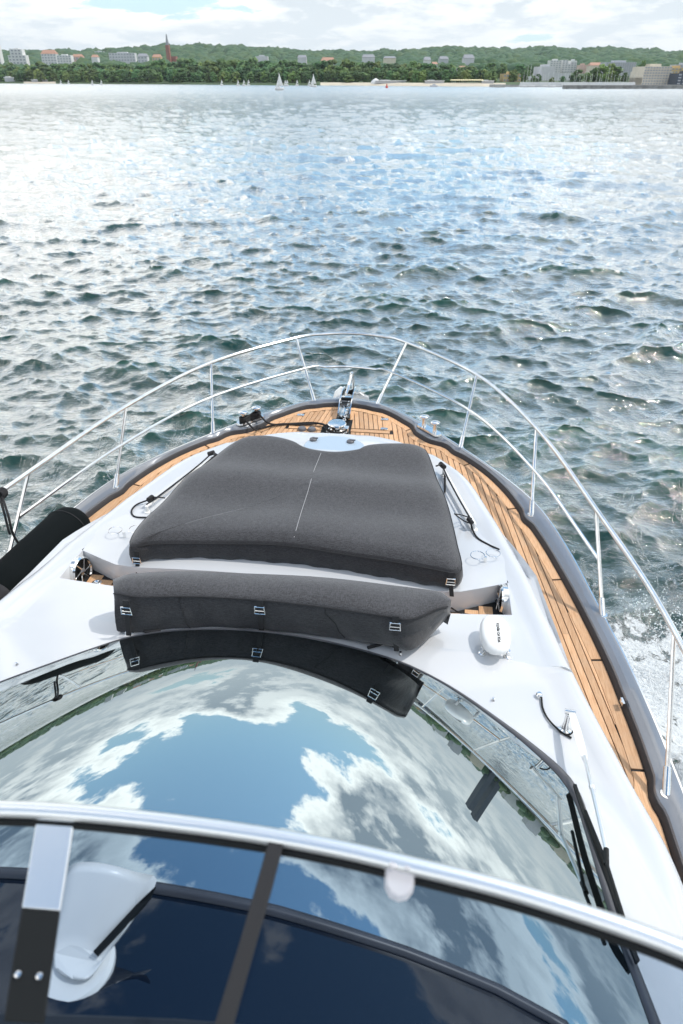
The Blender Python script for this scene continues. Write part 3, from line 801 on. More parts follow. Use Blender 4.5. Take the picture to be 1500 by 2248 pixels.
# footwell drains
for p in (at(1113, 1328, ZF+.006), at(213, 1280, ZF+.006)):
    mb = MB(); mb.lathe([(.032, 0), (.032, .006), (.02, .009), (.008, .004), (.001, .004)], (p.x, p.y, ZF+.005), seg=20); mb.build('floor_drain', M['steel'], yacht)
# folding cup rings
for pr in ([(1049, 1219), (1083, 1214)], [(298, 1161), (253, 1164)]):
    e = None; ps = [on(px, py, .05) for px, py in pr]
    c = (ps[0]+ps[1])/2; e = empty('cup_holder', (c.x, c.y, c.z-.05)); e.parent = yacht
    for p in ps:
        pts = [(p.x+.046*math.cos(t), p.y+.046*math.sin(t), p.z) for t in np.linspace(0, 2*PI, 29)[:-1]]
        mb = MB(); mb.tube(pts, .0028, 6, closed=True); mb.build('cup_ring', M['steel'], e)
    mb = MB(); mb.box((c.x, c.y-.03, c.z-.03), (.016, .012, .06)); mb.build('ring_bracket', M['steel'], e)
# hand rails on the trunk sides
for a_, b_ in (((975, 1032), (1042, 1150)), ((470, 1003), (322, 1112))):
    a = on(*a_, .05); b = on(*b_, .05); t = (b-a).normalized()
    mb = MB(); mb.tube([a+Vector((0, 0, -.045)), a, a+t*.02, b-t*.02, b, b+Vector((0, 0, -.045))], .013, 10)
    mb.lathe([(.028, 0), (.026, .008), (.014, .012)], b+Vector((0, 0, -.05)), seg=16); mb.lathe([(.028, 0), (.026, .008), (.014, .012)], a+Vector((0, 0, -.05)), seg=16)
    mb.build('hand_rail', M['plas'], yacht)
# capsule searchlight body with lettering
g = on(1087, 1420); e = empty('capsule_light', (g.x, g.y, g.z)); e.parent = yacht
pc = at(1087, 1393, g.z+.085)
V = []; F = []; nu, nv = 32, 18
def sgnp(v, p): return math.copysign(abs(v)**p, v)
for j in range(nv+1):
    ph = -PI/2+PI*j/nv
    for i in range(nu):
        th = 2*PI*i/nu
        V.append((pc.x+.082*sgnp(math.cos(ph), .55)*sgnp(math.cos(th), .85), pc.y+.142*sgnp(math.cos(ph), .55)*sgnp(math.sin(th), .85), pc.z+.045*sgnp(math.sin(ph), .9)))
for j in range(nv):
    for i in range(nu): F.append((j*nu+i, j*nu+(i+1) % nu, (j+1)*nu+(i+1) % nu, (j+1)*nu+i))
mesh('light_body', V, F, M['plas'], e)
mb = MB()
for px, py in ((1058, 1436), (1113, 1443)):
    q = on(px, py); mb.lathe([(.020, 0), (.019, .008), (.010, .012), (.008, .04), (.012, .05)], q, seg=16); mb.tube([q+Vector((0, 0, .04)), Vector((q.x+(pc.x-q.x)*.3, pc.y-.09, pc.z-.02))], .008, 8)
mb.build('light_mount', M['steel'], e)
cu = bpy.data.curves.new('lettering', 'FONT'); cu.body = 'VOLVO PENTA'; cu.size = .021; cu.extrude = .0004; cu.offset = .0006; cu.align_x = 'CENTER'; cu.align_y = 'CENTER'; cu.space_character = 1.05
to = bpy.data.objects.new('lettering', cu); COL.objects.link(to)
dg = bpy.context.evaluated_depsgraph_get(); tm = bpy.data.meshes.new_from_object(to.evaluated_get(dg)); bpy.data.objects.remove(to)
rotz = Matrix.Rotation(PI/2, 4, 'Z')
for v in tm.vertices:
    q = rotz @ v.co.to_4d(); X_, Y_ = q.x+.012, q.y-.030
    u_ = abs(X_)/.082; w_ = abs(Y_)/.128
    v.co = (pc.x+X_-g.x, pc.y+Y_-g.y, pc.z+.0462-g.z+v.co.z-.004*u_**2-.008*w_**3)
tm.materials.clear(); tm.materials.append(M['ink'])
link(bpy.data.objects.new('lettering', tm), e)

# ---------------------------------------------------------------- wiper
def wiper():
    e0 = on(1240, 1603); e = empty('windscreen_wiper', (e0.x, e0.y, e0.z)); e.parent = yacht
    mb = MB(); hd = at(1249, 1562, e0.z+.10)
    mb.lathe([(.034, 0), (.033, .006), (.020, .012), (.012, .05), (.013, .085)], e0, (hd-e0)+Vector((0, 0, .0)), 20)
    mb.tube([hd-Vector((.018, 0, 0)), hd+Vector((.03, -.004, 0))], .013, 12); mb.build('wiper_post', M['steel'], e)
    a = hd+Vector((.012, 0, .004)); b = at(1285, 1668, e0.z+.13); c = at(1300, 1730, zgl(1.5, 1.9)+.14); d = at(1331, 1864, zgl(1.5, 1.6)+.10)
    t = (b-a).normalized(); sdv = t.cross(Vector((0, 0, 1))).normalized()
    mb = MB(); V = []
    for p, w in ((a, .014), (a.lerp(b, .4), .019), (a.lerp(b, .85), .016), (b, .010)):
        V += [p+sdv*w, p-sdv*w, p-sdv*w*.8+Vector((0, 0, -.010)), p+sdv*w*.8+Vector((0, 0, -.010))]
    F = [(q*4+k, q*4+(k+1) % 4, q*4+4+(k+1) % 4, q*4+4+k) for q in range(3) for k in range(4)]+[(3, 2, 1, 0), (12, 13, 14, 15)]
    mb.add(V, F); mb.build('wiper_arm', M['plas'], e, auto=40)
    mb = MB(); mb.tube([b-t*.02, c, d], .0085, 8); mb.tube([c-t*.01, c+t*.008], .012, 8); mb.build('wiper_rod', M['satin'], e, auto=40)
    # blade lying on the glass border
    bp = [onglass(1262, 1722, .035), onglass(1300, 1835, .045), onglass(1345, 1955, .05), onglass(1372, 2040, .045), onglass(1400, 2110, .03)]
    mb = MB(); cur = catmull(bp, 5)
    for i in range(len(cur)-1):
        p, q = Vector(cur[i]), Vector(cur[i+1]); dd = (q-p).normalized(); n_ = dd.cross(Vector((0, 0, 1))).normalized()
        V = []
        for z0 in (-.02, .004):
            for pp, s in ((p, -1), (q, -1), (q, 1), (p, 1)): V.append(pp+n_*s*(.003 if z0 < 0 else .007)+Vector((0, 0, z0)))
        mb.add(V, [(3, 2, 1, 0), (4, 5, 6, 7), (0, 1, 5, 4), (1, 2, 6, 5), (2, 3, 7, 6), (3, 0, 4, 7)])
    mb.tube([Vector(cur[3])+Vector((0, 0, .02)), Vector(cur[8])+Vector((0, 0, .035)), Vector(cur[14])+Vector((0, 0, .02))], .007, 6)
    mb.tube([d, Vector(cur[8])+Vector((0, 0, .03))], .010, 8)
    mb.build('wiper_blade', M['black'], e, auto=40)
    w0 = on(1183, 1530); mb = MB(); mb.lathe([(.018, 0), (.017, .02), (.012, .026), (.001, .027)], w0, seg=14); mb.build('washer_nozzle', M['steel'], yacht)
    hp = [w0+Vector((.01, -.01, .012)), on(1192, 1555, .01), on(1205, 1580, .008), on(1230, 1605, .008), on(1255, 1620, .008)]
    mb = MB(); mb.tube(catmull(hp, 6), .005, 6); mb.tube(catmull([hd+Vector((.0, 0, -.02)), at(1262, 1590, e0.z+.05), on(1252, 1612, .01), on(1228, 1606, .01)], 6), .004, 6); mb.build('washer_hose', M['black'], yacht)
wiper()

# ---------------------------------------------------------------- sun pad and backrest under covers
from mathutils.bvhtree import BVHTree
def caster(o):
    bv = BVHTree.FromPolygons([v.co[:] for v in o.data.vertices], [tuple(p.vertices) for p in o.data.polygons])
    def f(px, py):
        h = bv.ray_cast(C0, ray(px, py).normalized())[0]
        return h
    return f
def pad():
    # outline (x, y) of the top edge, clockwise from rear left
    z1 = 2.43
    rim = [(285, 1188), (300, 1150), (360, 1085), (430, 1020), (500, 975), (540, 958), (590, 958), (638, 967), (665, 978), (700, 984), (745, 987), (795, 983), (818, 974), (870, 970), (925, 973), (945, 1000), (972, 1070), (990, 1120), (1003, 1180), (1012, 1238), (950, 1235), (800, 1212), (650, 1192), (450, 1178), (330, 1180)]
    P = [at(px, py, z1) for px, py in rim]
    cur = resample(catmull([(p.x, p.y) for p in P], 8, closed=True)+[np.array((P[0].x, P[0].y))], 241)[:-1]
    c = np.array([.04, 4.15])
    def und(x, y):
        u = (y-3.45)/1.6
        return .020*math.sin((y-3.5)*2*PI/.62+.6)*math.exp(-((x-.05)/1.1)**4)*(.5+.5*min(1, max(0, (1.0-abs(u-.5)*1.3)))) + .010*math.sin(3.1*x+2.0*y)+.006*math.sin(7*x-3*y)
    def dz_edge(t):  # t 1 at the rim
        return -.050*max(0, (t-.88)/.12)**2.2
    rows = []
    ts = [0, .12, .25, .38, .5, .6, .7, .78, .84, .89, .93, .965, .985, 1.0]
    for t in ts:
        r_ = []
        for p in cur:
            q = c+(p-c)*t; r_.append((q[0], q[1], z1+.012+und(q[0], q[1])+dz_edge(t)))
        rows.append(r_)
    nrm = norms(cur); 
    if np.dot(nrm[60], cur[60]-c) < 0: nrm = -nrm
    depth = lambda p: .185 if p[1] < 3.7 else max(.07, min(.185, .185-(p[1]-3.7)*.10))
    for fr, offs in ((.25, .010), (.6, .014), (.95, .006), (1.08, -.02)):
        r_ = []
        for k, p in enumerate(cur):
            wv = .006*math.sin(k*.55)+.005*math.sin(k*1.3+1)
            q = p+nrm[k]*(offs+wv*fr); zz = z1-.04+und(p[0], p[1])*.5
            zb = zfore(float(np.clip(p[0], -1.4, 1.4)), max(p[1], 3.32))+.003 if p[1] > 3.5 else zc(3.33)-.0
            r_.append((q[0], q[1], zz+(max(zb, z1-.24)-zz)*min(1, fr)-(.0 if fr <= 1 else .01)))
        rows.append(r_)
    V, F = grid(rows, closed_u=True)
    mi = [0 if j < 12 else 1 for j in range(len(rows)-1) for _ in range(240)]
    o = mesh('sunpad_cover', V, [f[::-1] for f in F], [M['fab'], M['fab_shade']], None, mi=mi)
    bpy.context.view_layer.update()
    tag(o, 'large charcoal grey canvas cover lashed over the sunbathing pad on the foredeck', 'cover')
    # pale seam across the top
    sm = [(705, 992), (690, 1030), (676, 1080), (660, 1130), (645, 1184)]
    pts = []
    for px, py in sm:
        z = z1+.03
        for _ in range(4): p = at(px, py, z); z = z1+.014+und(p.x, p.y)
        pts.append((p.x, p.y, z))
    hit_ = caster(o)
    pts = [hit_(px, py) for px, py in [(705, 995), (699, 1010), (690, 1032), (683, 1055), (676, 1080), (668, 1105), (660, 1130), (652, 1158), (646, 1180)]]
    pts = [(p[0], p[1], p[2]+.0015) for p in pts if p is not None]
    mb = MB(); mb.tube(catmull(pts, 8), .0022, 5); mb.build('seam', M['thread'], o)
    kk = len(rows[11]); mb = MB(); mb.tube([(p[0]+nrm[k][0]*.004, p[1]+nrm[k][1]*.004, p[2]-.004) for k, p in enumerate(rows[13])][::2], .0038, 6, closed=True); mb.build('piping', M['web'], o)
    rear = [(p[0], p[1], z1-.040+und(p[0], p[1])*.5) for k, p in enumerate(cur) if p[1] < 3.75]
    return o, z1
padc, z1 = pad()
def buckle_strap(parent, top, mid, bot, tail=None):
    """steel ladder buckle with webbing on the aft face of a cover"""
    top, mid, bot = Vector(top), Vector(mid), Vector(bot)
    mb = MB()
    def strip(P, w, th=.003):
        V = []
        for p in P:
            p = Vector(p); V += [p+Vector((-w/2, -.004, 0)), p+Vector((w/2, -.004, 0)), p+Vector((w/2, .004, 0)), p+Vector((-w/2, .004, 0))]
        F = [(q*4+k, q*4+(k+1) % 4, q*4+4+(k+1) % 4, q*4+4+k) for q in range(len(P)-1) for k in range(4)]+[(3, 2, 1, 0), tuple(len(V)-4+k for k in range(4))]
        mb.add(V, F)
    strip([top+Vector((0, -.012, 0)), mid+Vector((0, -.020, 0))], .034); strip([mid+Vector((0, -.020, -.012)), bot+Vector((0, -.012, 0))], .026)
    if tail: 
        pts = [mid+Vector((0, -.03, -.01))]+[Vector(t) for t in tail]
        mb.tube(catmull(pts, 6), [.009]*(len(catmull(pts, 6))), 6)
    mb.build('strap', M['web'], parent)
    w, h = .024, .022; c = mid+Vector((0, -.030, 0))
    pts = [c+Vector((-w, 0, h)), c+Vector((w, 0, h)), c+Vector((w*1.15, 0, -h)), c+Vector((-w*1.15, 0, -h))]
    mb = MB(); mb.tube(pts, .0042, 6, closed=True); mb.tube([c+Vector((-w*1.1, .002, -.2*h)), c+Vector((w*1.1, .002, -.2*h))], .0035, 6); mb.build('buckle', M['steel'], parent)
hitp = caster(padc)
for px, py in ((303, 1226), (990, 1272)):
    c_ = hitp(px, py) or hitp(px, py-14); t_ = hitp(px, py-18) or c_+Vector((0, 0, .05))
    low_ = C0+ray(px+2, py+34)*((c_.y-.03)/ray(px+2, py+34).y)
    buckle_strap(padc, t_+Vector((0, 0, 0)), c_+Vector((0, .006, 0)), low_)

def backrest():
    # cross sections along x; top forward edge, top aft edge, lower aft edge, lower forward edge
    topf = [(250, 1262), (300, 1255), (420, 1250), (560, 1254), (700, 1263), (850, 1278), (960, 1292), (992, 1306)]
    P = [at(px, py, 2.63) for px, py in topf]
    topa = [(248, 1290), (300, 1304), (420, 1303), (560, 1310), (700, 1325), (850, 1346), (905, 1352), (985, 1318)]
    Q = [at(px, py, 2.65) for px, py in topa]
    bota = [(256, 1382), (300, 1384), (420, 1376), (560, 1378), (700, 1392), (850, 1412), (912, 1420), (990, 1345)]
    S = [at(px, py, 2.44) for px, py in bota]
    n_ = 60
    A = resample(catmull([(p.x, p.y) for p in P], 6), n_); Bq = resample(catmull([(p.x, p.y) for p in Q], 6), n_); Sq = resample(catmull([(p.x, p.y) for p in S], 6), n_)
    rows = []
    for i in range(n_):
        a, b, s = A[i], Bq[i], Sq[i]; w = .008*math.sin(i*.9)+.006*math.sin(i*.37+1)
        endf = min(1, i/2.5, (n_-1-i)/2.5); dz = -.02*(1-endf)
        sag = .012*math.sin(i*.21)
        r_ = [(a[0], a[1]+.05, 2.38), (a[0], a[1]+.03, 2.52), (a[0], a[1]+.012, 2.60+dz), (a[0], a[1]-.02, 2.632+dz+sag*.3),
              ((a[0]+b[0])/2, (a[1]+b[1])/2, 2.652+dz+sag), (b[0], b[1]+.02, 2.655+dz+sag*.5), (b[0], b[1]-.004, 2.635+dz), (b[0], b[1]-.012, 2.60+dz),
              ((b[0]+s[0])/2, (b[1]+s[1])/2-.014+w, 2.53), (b[0]*.3+s[0]*.7, b[1]*.3+s[1]*.7-.016+w, 2.48), (s[0], s[1]-.002+w*.6, 2.435), (s[0], s[1]+.012, 2.415)]
        rows.append(r_)
    V, F = grid(rows); m = len(rows[0]); F = [f[::-1] for f in F]
    F.append(tuple(range(m))); F.append(tuple((n_-1)*m+k for k in range(m))[::-1])
    mi = []
    for j in range(n_-1):
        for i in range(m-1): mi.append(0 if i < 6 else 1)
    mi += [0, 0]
    o = mesh('backrest_cover', V, F, [M['fab'], M['fab_shade']], None, mi=mi, auto=60)
    import bmesh
    bm = bmesh.new(); bm.from_mesh(o.data); bmesh.ops.recalc_face_normals(bm, faces=bm.faces); bm.to_mesh(o.data); bm.free()
    rr_ = [r_[6] for r_ in rows]
    mb = MB(); mb.tube([(p[0], p[1]-.003, p[2]) for p in rr_], .0036, 6); mb.build('piping', M['web'], o)
    for q_ in (12, 37): mb = MB(); mb.tube([(p[0], p[1]-.0015, p[2]) for p in rows[q_][6:11]], .0022, 5); mb.build('panel_seam', M['web'], o)
    tag(o, 'long narrow charcoal canvas cover over the backrest just ahead of the windscreen', 'cover')
    bpy.context.view_layer.update()
    for px, py, tx in ((282, 1333, [(300, 1370), (320, 1386), (352, 1385)]), (573, 1332, [(590, 1372), (630, 1384), (680, 1385)]), (868, 1367, [(862, 1392), (840, 1412), (808, 1422)])):
        def aty(px, py, Y): r = ray(px, py); return C0+r*(Y/r.y)
        i = int(np.argmin(np.abs(Bq[:, 0]-at(px, py, 2.55).x))); yb = (Bq[i][1]+Sq[i][1])/2
        mp = aty(px, py, yb-.012)
        bt = aty(px+3, py+58, Sq[i][1]-.02)
        buckle_strap(o, mp+Vector((0, 0, .055)), mp, bt, [on(*t, .012) for t in tx])
        mb = MB(); q = on(px+3, py+55, .006); mb.box(q, (.05, .012, .008)); mb.build('strap_eye', M['steel'], yacht)
backrest()
# pale round caps under the rear of the backrest
for px, py in ((645, 1382), (738, 1391)):
    p = on(px, py); mb = MB(); mb.lathe([(.03, 0), (.028, .006), (.001, .009)], p, seg=20); mb.build('deck_cap', M['plas'], yacht)

# ---------------------------------------------------------------- cords and ropes
def cord(name, pts, r, label, cat, parent=None, m='rope', group=None):
    mb = MB(); mb.tube(catmull(pts, 6), r, 7); o = mb.build(name, M[m], parent)
    if label: tag(o, label, cat, group)
    return o
s1 = [at(958, 1023, 2.33), on(970, 1022, .07), on(985, 1052, .075), on(1005, 1090, .07), on(1022, 1120, .07), on(1034, 1142, .07)]
cs = cord('lashing_cord', s1+[on(1036, 1158, .02), on(1048, 1180, .012), on(1072, 1195, .012), on(1096, 1206, .012)], .0062, 'black elastic cord lashing the right side of the sunpad cover to the hand rail', 'cord')
mb = MB(); mb.tube(catmull([at(998, 1128, 2.40), on(1015, 1131, .06), on(1036, 1138, .075)], 5), .0045, 6); mb.tube(catmull([at(998, 1128, 2.38), on(1018, 1143, .04), on(1036, 1150, .05)], 5), .0045, 6)
mb.tube([on(967, 1018, .075), on(976, 1026, .07)], .02, 8); mb.tube([on(1028, 1138, .075), on(1037, 1149, .06)], .017, 8); mb.tube([on(974, 1025, .06), on(977, 1045, .02), on(977, 1080, .015)], .008, 6)
mb.build('cord_knot', M['rope'], cs)
s2 = [on(462, 998, .08), on(440, 1018, .07), on(400, 1050, .07), on(350, 1088, .07), on(322, 1108, .06)]
cp = cord('lashing_cord', s2, .0062, 'black elastic cord lashing the left side of the sunpad cover to the hand rail', 'cord')
mb = MB(); mb.tube(catmull([on(330, 1096, .03), on(300, 1108, .012), on(289, 1122, .010), on(296, 1134, .010), on(322, 1136, .01)], 6), .0062, 7)
mb.tube([on(470, 996, .07), at(476, 1000, 2.36), at(440, 1030, 2.30)], .014, 6); mb.tube([on(458, 997, .09), on(470, 993, .09)], .02, 8); mb.tube([on(326, 1098, .07), on(335, 1091, .07)], .02, 8); mb.tube([on(335, 1091, .07), at(362, 1093, 2.36)], .005, 6)
o_ = mb.build('cord_knot', M['rope'], cp); o_['kind'] = 'stuff'
# mooring rope from the port cleat to the windlass
z0 = zd(6)+.02
rp = [(-.93, 5.955, z0+.10), (-.80, 5.86, z0+.03), at(570, 941, z0), at(615, 931, z0), at(660, 932, z0), at(705, 930, z0+.01), (-.11, 6.0, z0+.02)]
rp2 = [(-.82, 6.08, z0+.12), at(585, 926, z0+.08), at(605, 932, z0+.01), at(640, 930, z0), at(690, 928, z0+.012), (-.11, 6.03, z0+.03)]
ro = cord('mooring_rope', rp, .0095, 'black mooring rope wound round the left bow cleat and led to the windlass', 'rope')
mb = MB(); mb.tube(catmull(rp2, 6), .0095, 7)
for k in range(4):
    zz = z0+.058+k*.015; a = Vector((-.93, 5.955, zz)); b = Vector((-.825, 6.075, zz+.006)); d = (b-a).normalized(); nn_ = Vector((-d.y, d.x, 0))*.030*(1 if k % 2 else -1)
    mb.tube(catmull([a-d*.035, a+nn_, b-nn_, b+d*.035, b+nn_, a-nn_, a-d*.035], 5), .0095, 7)
mb.build('rope_coils', M['rope'], ro)
pts = [(-.11+.10*math.cos(t)+.10, 6.0+.10*math.sin(t), z0+.012+.002*t) for t in np.linspace(PI, 3.4*PI, 24)]
mb = MB(); mb.tube(pts, .009, 6); mb.build('rope_turns', M['rope'], ro)
# black cable lying in the footwell
cord('deck_cable', [at(235, 1292, ZF+.02), at(215, 1290, ZF+.03), at(232, 1299, ZF+.05), at(262, 1300, ZF+.02)], .012, 'thick black cable coiled in the left end of the footwell', 'cable')
cord('deck_cable', [at(985, 1330, ZF+.03), at(1010, 1345, ZF+.03), at(1050, 1352, ZF+.015)], .005, 'thin black cord trailing over the teak at the right end of the footwell', 'cord')

# fender
def fender():
    a = Vector((-1.71, 4.03, 2.105)); b = Vector((-1.815, 3.06, 2.10)); t = (b-a).normalized(); L_ = (b-a).length
    e = empty('fender', (-1.86, 3.5, 1.98), 'fat black cloth-covered fender lying across the left side deck', 'fender')
    r = .165; prof_ = [(.02, 0), (.07, .008), (.12, .035), (.15, .08), (r, .15), (r+.002, L_*.5), (r, L_-.16), (.15, L_-.09), (.12, L_-.04)]
    mb = MB(); mb.lathe(prof_, a, t, 36); mb.build('fender_cover', M['neo'], e)
    mb = MB(); pts = [a+t*.16+(Vector((0, 0, 1)).cross(t).normalized()*math.cos(q)+Vector((0, 0, 1))*math.sin(q))*(r+.001) for q in np.linspace(0, 2*PI, 30)[:-1]]; mb.tube(pts, .004, 5, closed=True); mb.build('fender_seam', M['web'], e)
    mb = MB(); mb.lathe([(.121, L_-.045), (.10, L_-.01), (.06, L_+.01), (.03, L_+.03), (.02, L_+.07)], a, t, 30); mb.build('fender_end', M['rubber'], e)
    top = Vector((-1.985, 3.86, zt(3.86)))
    kn = at(3, 1084, zt(3.86)); tl = at(45, 1200, 2.16)
    mb = MB(); mb.tube(catmull([kn, at(18, 1130, 2.45), at(28, 1170, 2.3), tl], 6), .0085, 7); mb.tube(catmull([kn+Vector((-.02, 0, 0)), at(8, 1120, 2.46), at(18, 1160, 2.36), at(22, 1172, 2.3)], 5), .0085, 7)
    for k in range(4): 
        c = kn+Vector((.002, -.02+.014*k, 0)); mb.tube([c+Vector((.028*math.cos(q), .006*math.sin(q), .028*math.sin(q))) for q in np.linspace(0, 2*PI, 13)[:-1]], .009, 6, closed=True)
    mb.build('fender_rope', M['rope'], e)
fender()

# ---------------------------------------------------------------- flybridge screen in the foreground
def flyscreen():
    e = empty('flybridge_screen', (.5, .5, 4.0)); e.parent = yacht
    px = [(-700, 1790), (-300, 1775), (0, 1776), (150, 1783), (300, 1797), (450, 1815), (600, 1837), (750, 1865), (900, 1900), (1100, 1950), (1300, 2012), (1500, 2085), (1750, 2200)]
    ZR = 4.05
    P = [at(x, y, ZR) for x, y in px]; cur = catmull(P, 8)
    mb = MB(); mb.tube(cur, .0112, 16); mb.build('screen_rail', M['satin'], e)
    mb = MB(); mb.tube([(p[0], p[1]-.008, p[2]-.016) for p in cur], .006, 8); mb.build('rail_gasket', M['black'], e)
    def sp(p, d): return Vector((p[0], p[1]-d, p[2]-.55*d-.012))
    rows = [[sp(p, d) for p in cur] for d in np.linspace(0.004, .46, 10)]
    V, F = grid(rows); mesh('screen_glass', V, F, M['smoke'], e)
    def ons(x, y, lift):
        # intersect with the glass sheet z = ZR-.012-.55*(Yr(x)-Y)
        z = 3.95
        C_ = np.array([(q[0], q[1]) for q in cur])
        for _ in range(30):
            p = at(x, y, z); yr_ = float(np.interp(p.x, C_[:, 0], C_[:, 1])); z = .6*z+.4*(ZR-.012-.55*(yr_-p.y)+lift)
        return at(x, y, z)
    def plate(name, quads, m, th=.004, lift=.006):
        mb = MB()
        L_ = [ons(x, y, lift) for x, y in quads[0]]; R_ = [ons(x, y, lift) for x, y in quads[1]]
        V = []
        for a, b in zip(L_, R_): V += [a, b, b-Vector((0, 0, th)), a-Vector((0, 0, th))]
        n_ = len(L_); F = [(q*4+k, q*4+(k+1) % 4, q*4+4+(k+1) % 4, q*4+4+k) for q in range(n_-1) for k in range(4)]+[(3, 2, 1, 0), tuple((n_-1)*4+k for k in range(4))]
        mb.add(V, F); return bevel(mb.build(name, m, e, smooth=False), .0015)
    plate('steel_strut', ([(82, 1788), (65, 1890), (48, 1992)], [(164, 1794), (148, 1900), (132, 1999)]), M['satin'])
    plate('strut_dark_reflection', ([(48, 1992), (28, 2110), (8, 2240)], [(132, 2000), (115, 2120), (96, 2246)]), M['black'])  # lower half of the one steel strut, its dark reflection painted black
    for x, y in ((40, 2140), (87, 2144)):
        p = ons(x, y, .008); mb = MB(); mb.lathe([(.0045, 0), (.004, .002), (.001, .0025)], p, seg=14); mb.build('screw', M['steel'], e)
    p1 = ons(600, 1835, .016); 
    plate('black_strap', ([(600, 1822), (588, 1850), (560, 1950), (525, 2070), (470, 2250)], [(630, 1830), (622, 1856), (596, 1956), (560, 2080), (512, 2252)]), M['web'], lift=.022)
    # clear plastic clip hanging below the rail
    c = ons(877, 1938, .008); mb = MB()
    V = []; F = []
    Ecl = [(-1, 1.15), (-.9, 1.3), (.9, 1.3), (1, 1.15), (1, 0), (.92, -.5), (.6, -.95), (0, -1.15), (-.6, -.95), (-.92, -.5), (-1, 0)]
    sx, sy = .0195, .019
    for lift in (0, .010):
        for u, v in Ecl:
            k = 1 if lift == 0 else .86
            V.append(c+Vector((u*sx*k, v*sy*k*.9, v*sy*k*.5+lift)))
    n_ = len(Ecl); F = [tuple(range(n_))[::-1], tuple(range(n_, 2*n_))]+[(i, (i+1) % n_, n_+(i+1) % n_, n_+i) for i in range(n_)]
    mb.add(V, F); mb.lathe([(.006, 0), (.006, .006), (.001, .007)], c+Vector((-.009, .012, .016)), seg=12); mb.lathe([(.006, 0), (.006, .006), (.001, .007)], c+Vector((.009, .012, .016)), seg=12)
    bevel(mb.build('clear_clip', M['clip'], e, auto=40), .002)
    # edge of the flybridge dash at the bottom
    D = [at(-300, 2215, 3.74), at(0, 2228, 3.74), at(200, 2233, 3.74), at(380, 2240, 3.74), at(520, 2252, 3.74), at(900, 2330, 3.74), at(1400, 2500, 3.74)]
    rows = [[(p[0], p[1]+.01, 3.60) for p in D], [(p[0], p[1]+.008, 3.725) for p in D], [(p[0], p[1], 3.74) for p in D], [(p[0], p[1]-.6, 3.74) for p in D]]
    V, F = grid(rows); mesh('flybridge_dash', V, F, M['dash'], yacht)
def clipmat():
    m = bpy.data.materials.new('clear_plastic'); m.use_nodes = True; nt = m.node_tree; b = nt.nodes['Principled BSDF']
    b.inputs['Base Color'].default_value = (.7, .68, .7, 1); b.inputs['Roughness'].default_value = .25; b.inputs['Alpha'].default_value = .55
    return m
M['clip'] = clipmat()
flyscreen()

# white cowl on the cabin roof, seen through the smoked screen
def cowl():
    def atr(px, py, lift): 
        z = 3.05+lift
        for _ in range(20):
            p = at(px, py, z); z = .5*z+.5*(zgl(p.x, p.y)-.01+lift)
        return at(px, py, z)
    base = atr(165, 2120, .0); e = empty('roof_cowl', (base.x, base.y, base.z)); e.parent = yacht
    mb = MB(); mb.lathe([(.092, 0), (.092, .014), (.084, .024), (.05, .03), (.001, .03)], base+Vector((0, 0, -.004)), seg=36); mb.build('cowl_base', M['plas'], e)
    # hood: ellipse rings growing from the base to a wide open mouth facing forward and right
    A = [atr(110, 2040, .05), atr(240, 2120, .05)]
    c0 = base+Vector((0, 0, .03)); c1 = atr(215, 1990, .10)
    V = []
    mouth = [atr(345, 1932, .16), atr(300, 2010, .10), atr(235, 2095, .03), atr(215, 2085, .02), atr(150, 2030, .02), atr(118, 1960, .06), atr(150, 1905, .16), atr(185, 1892, .19), atr(240, 1898, .20), atr(300, 1915, .19)]
    basep = [atr(225, 2105, .03), atr(210, 2135, .03), atr(190, 2150, .03), atr(160, 2150, .03), atr(130, 2135, .03), atr(118, 2110, .03), atr(125, 2085, .04), atr(150, 2075, .05), atr(180, 2080, .05), atr(205, 2090, .04)]
    mo = catmull(mouth, 3, closed=True); ba = catmull(basep, 3, closed=True); rows = []
    for t in np.linspace(0, 1, 8):
        rows.append([np.array(a)*(1-t)+np.array(b)*t+np.array((0, 0, .006*math.sin(PI*t))) for a, b in zip(ba, mo)])
    V, F = grid(rows, closed_u=True); o = mesh('cowl_hood', V, F, M['plas'], e)
    import bmesh
    bm = bmesh.new(); bm.from_mesh(o.data); bm.faces.new(list(bm.verts)[-len(mo):]); bm.faces.new(list(bm.verts)[:len(mo)]); bmesh.ops.recalc_face_normals(bm, faces=bm.faces); bm.to_mesh(o.data); bm.free()
    dv = [atr(342, 1945, .175), atr(300, 1985, .13), atr(205, 2088, .06), atr(214, 2098, .05), atr(312, 1994, .12), atr(330, 1972, .14)]
    mb = MB(); V = [p for p in dv]+[p-Vector((0, 0, .006)) for p in dv]; n_ = len(dv); mb.add(V, [tuple(range(n_)), tuple(range(2*n_-1, n_-1, -1))]+[(i, (i+1) % n_, n_+(i+1) % n_, n_+i) for i in range(n_)]); mb.build('cowl_mouth', M['black'], e, smooth=False)
cowl()

# ---------------------------------------------------------------- far shore
def shoreD(px):      # distance of the waterline from the camera along its heading, by frame column
    return float(np.interp(px, [-3000, -1200, -300, 0, 260, 600, 800, 900, 1060, 1200, 1500, 2000, 3200, 5000], [1500, 1300, 1080, 935, 820, 680, 640, 600, 575, 590, 560, 640, 800, 900]))
def azpt(deg, r, z=0.0):  # bearing from the camera heading, radial distance
    a = R(deg)-YAW; return Vector((CAMX+r*math.sin(a), r*math.cos(a), z))
def px_of(deg): return 750+1776.7*math.tan(R(max(-62, min(62, deg))))
def shoreR(deg):
    if abs(deg) <= 60: return min(1400, shoreD(px_of(deg))/math.cos(R(deg)))
    return shoreR(60 if deg > 0 else -60)*(1-(abs(deg)-60)*.002)
M['land'] = mat('shore_grass', (.05, .085, .03), .9, var=(.05, .4, I3))
M['sand'] = mat('beach_sand', (.52, .46, .36), .9, var=(.08, .1, I3))
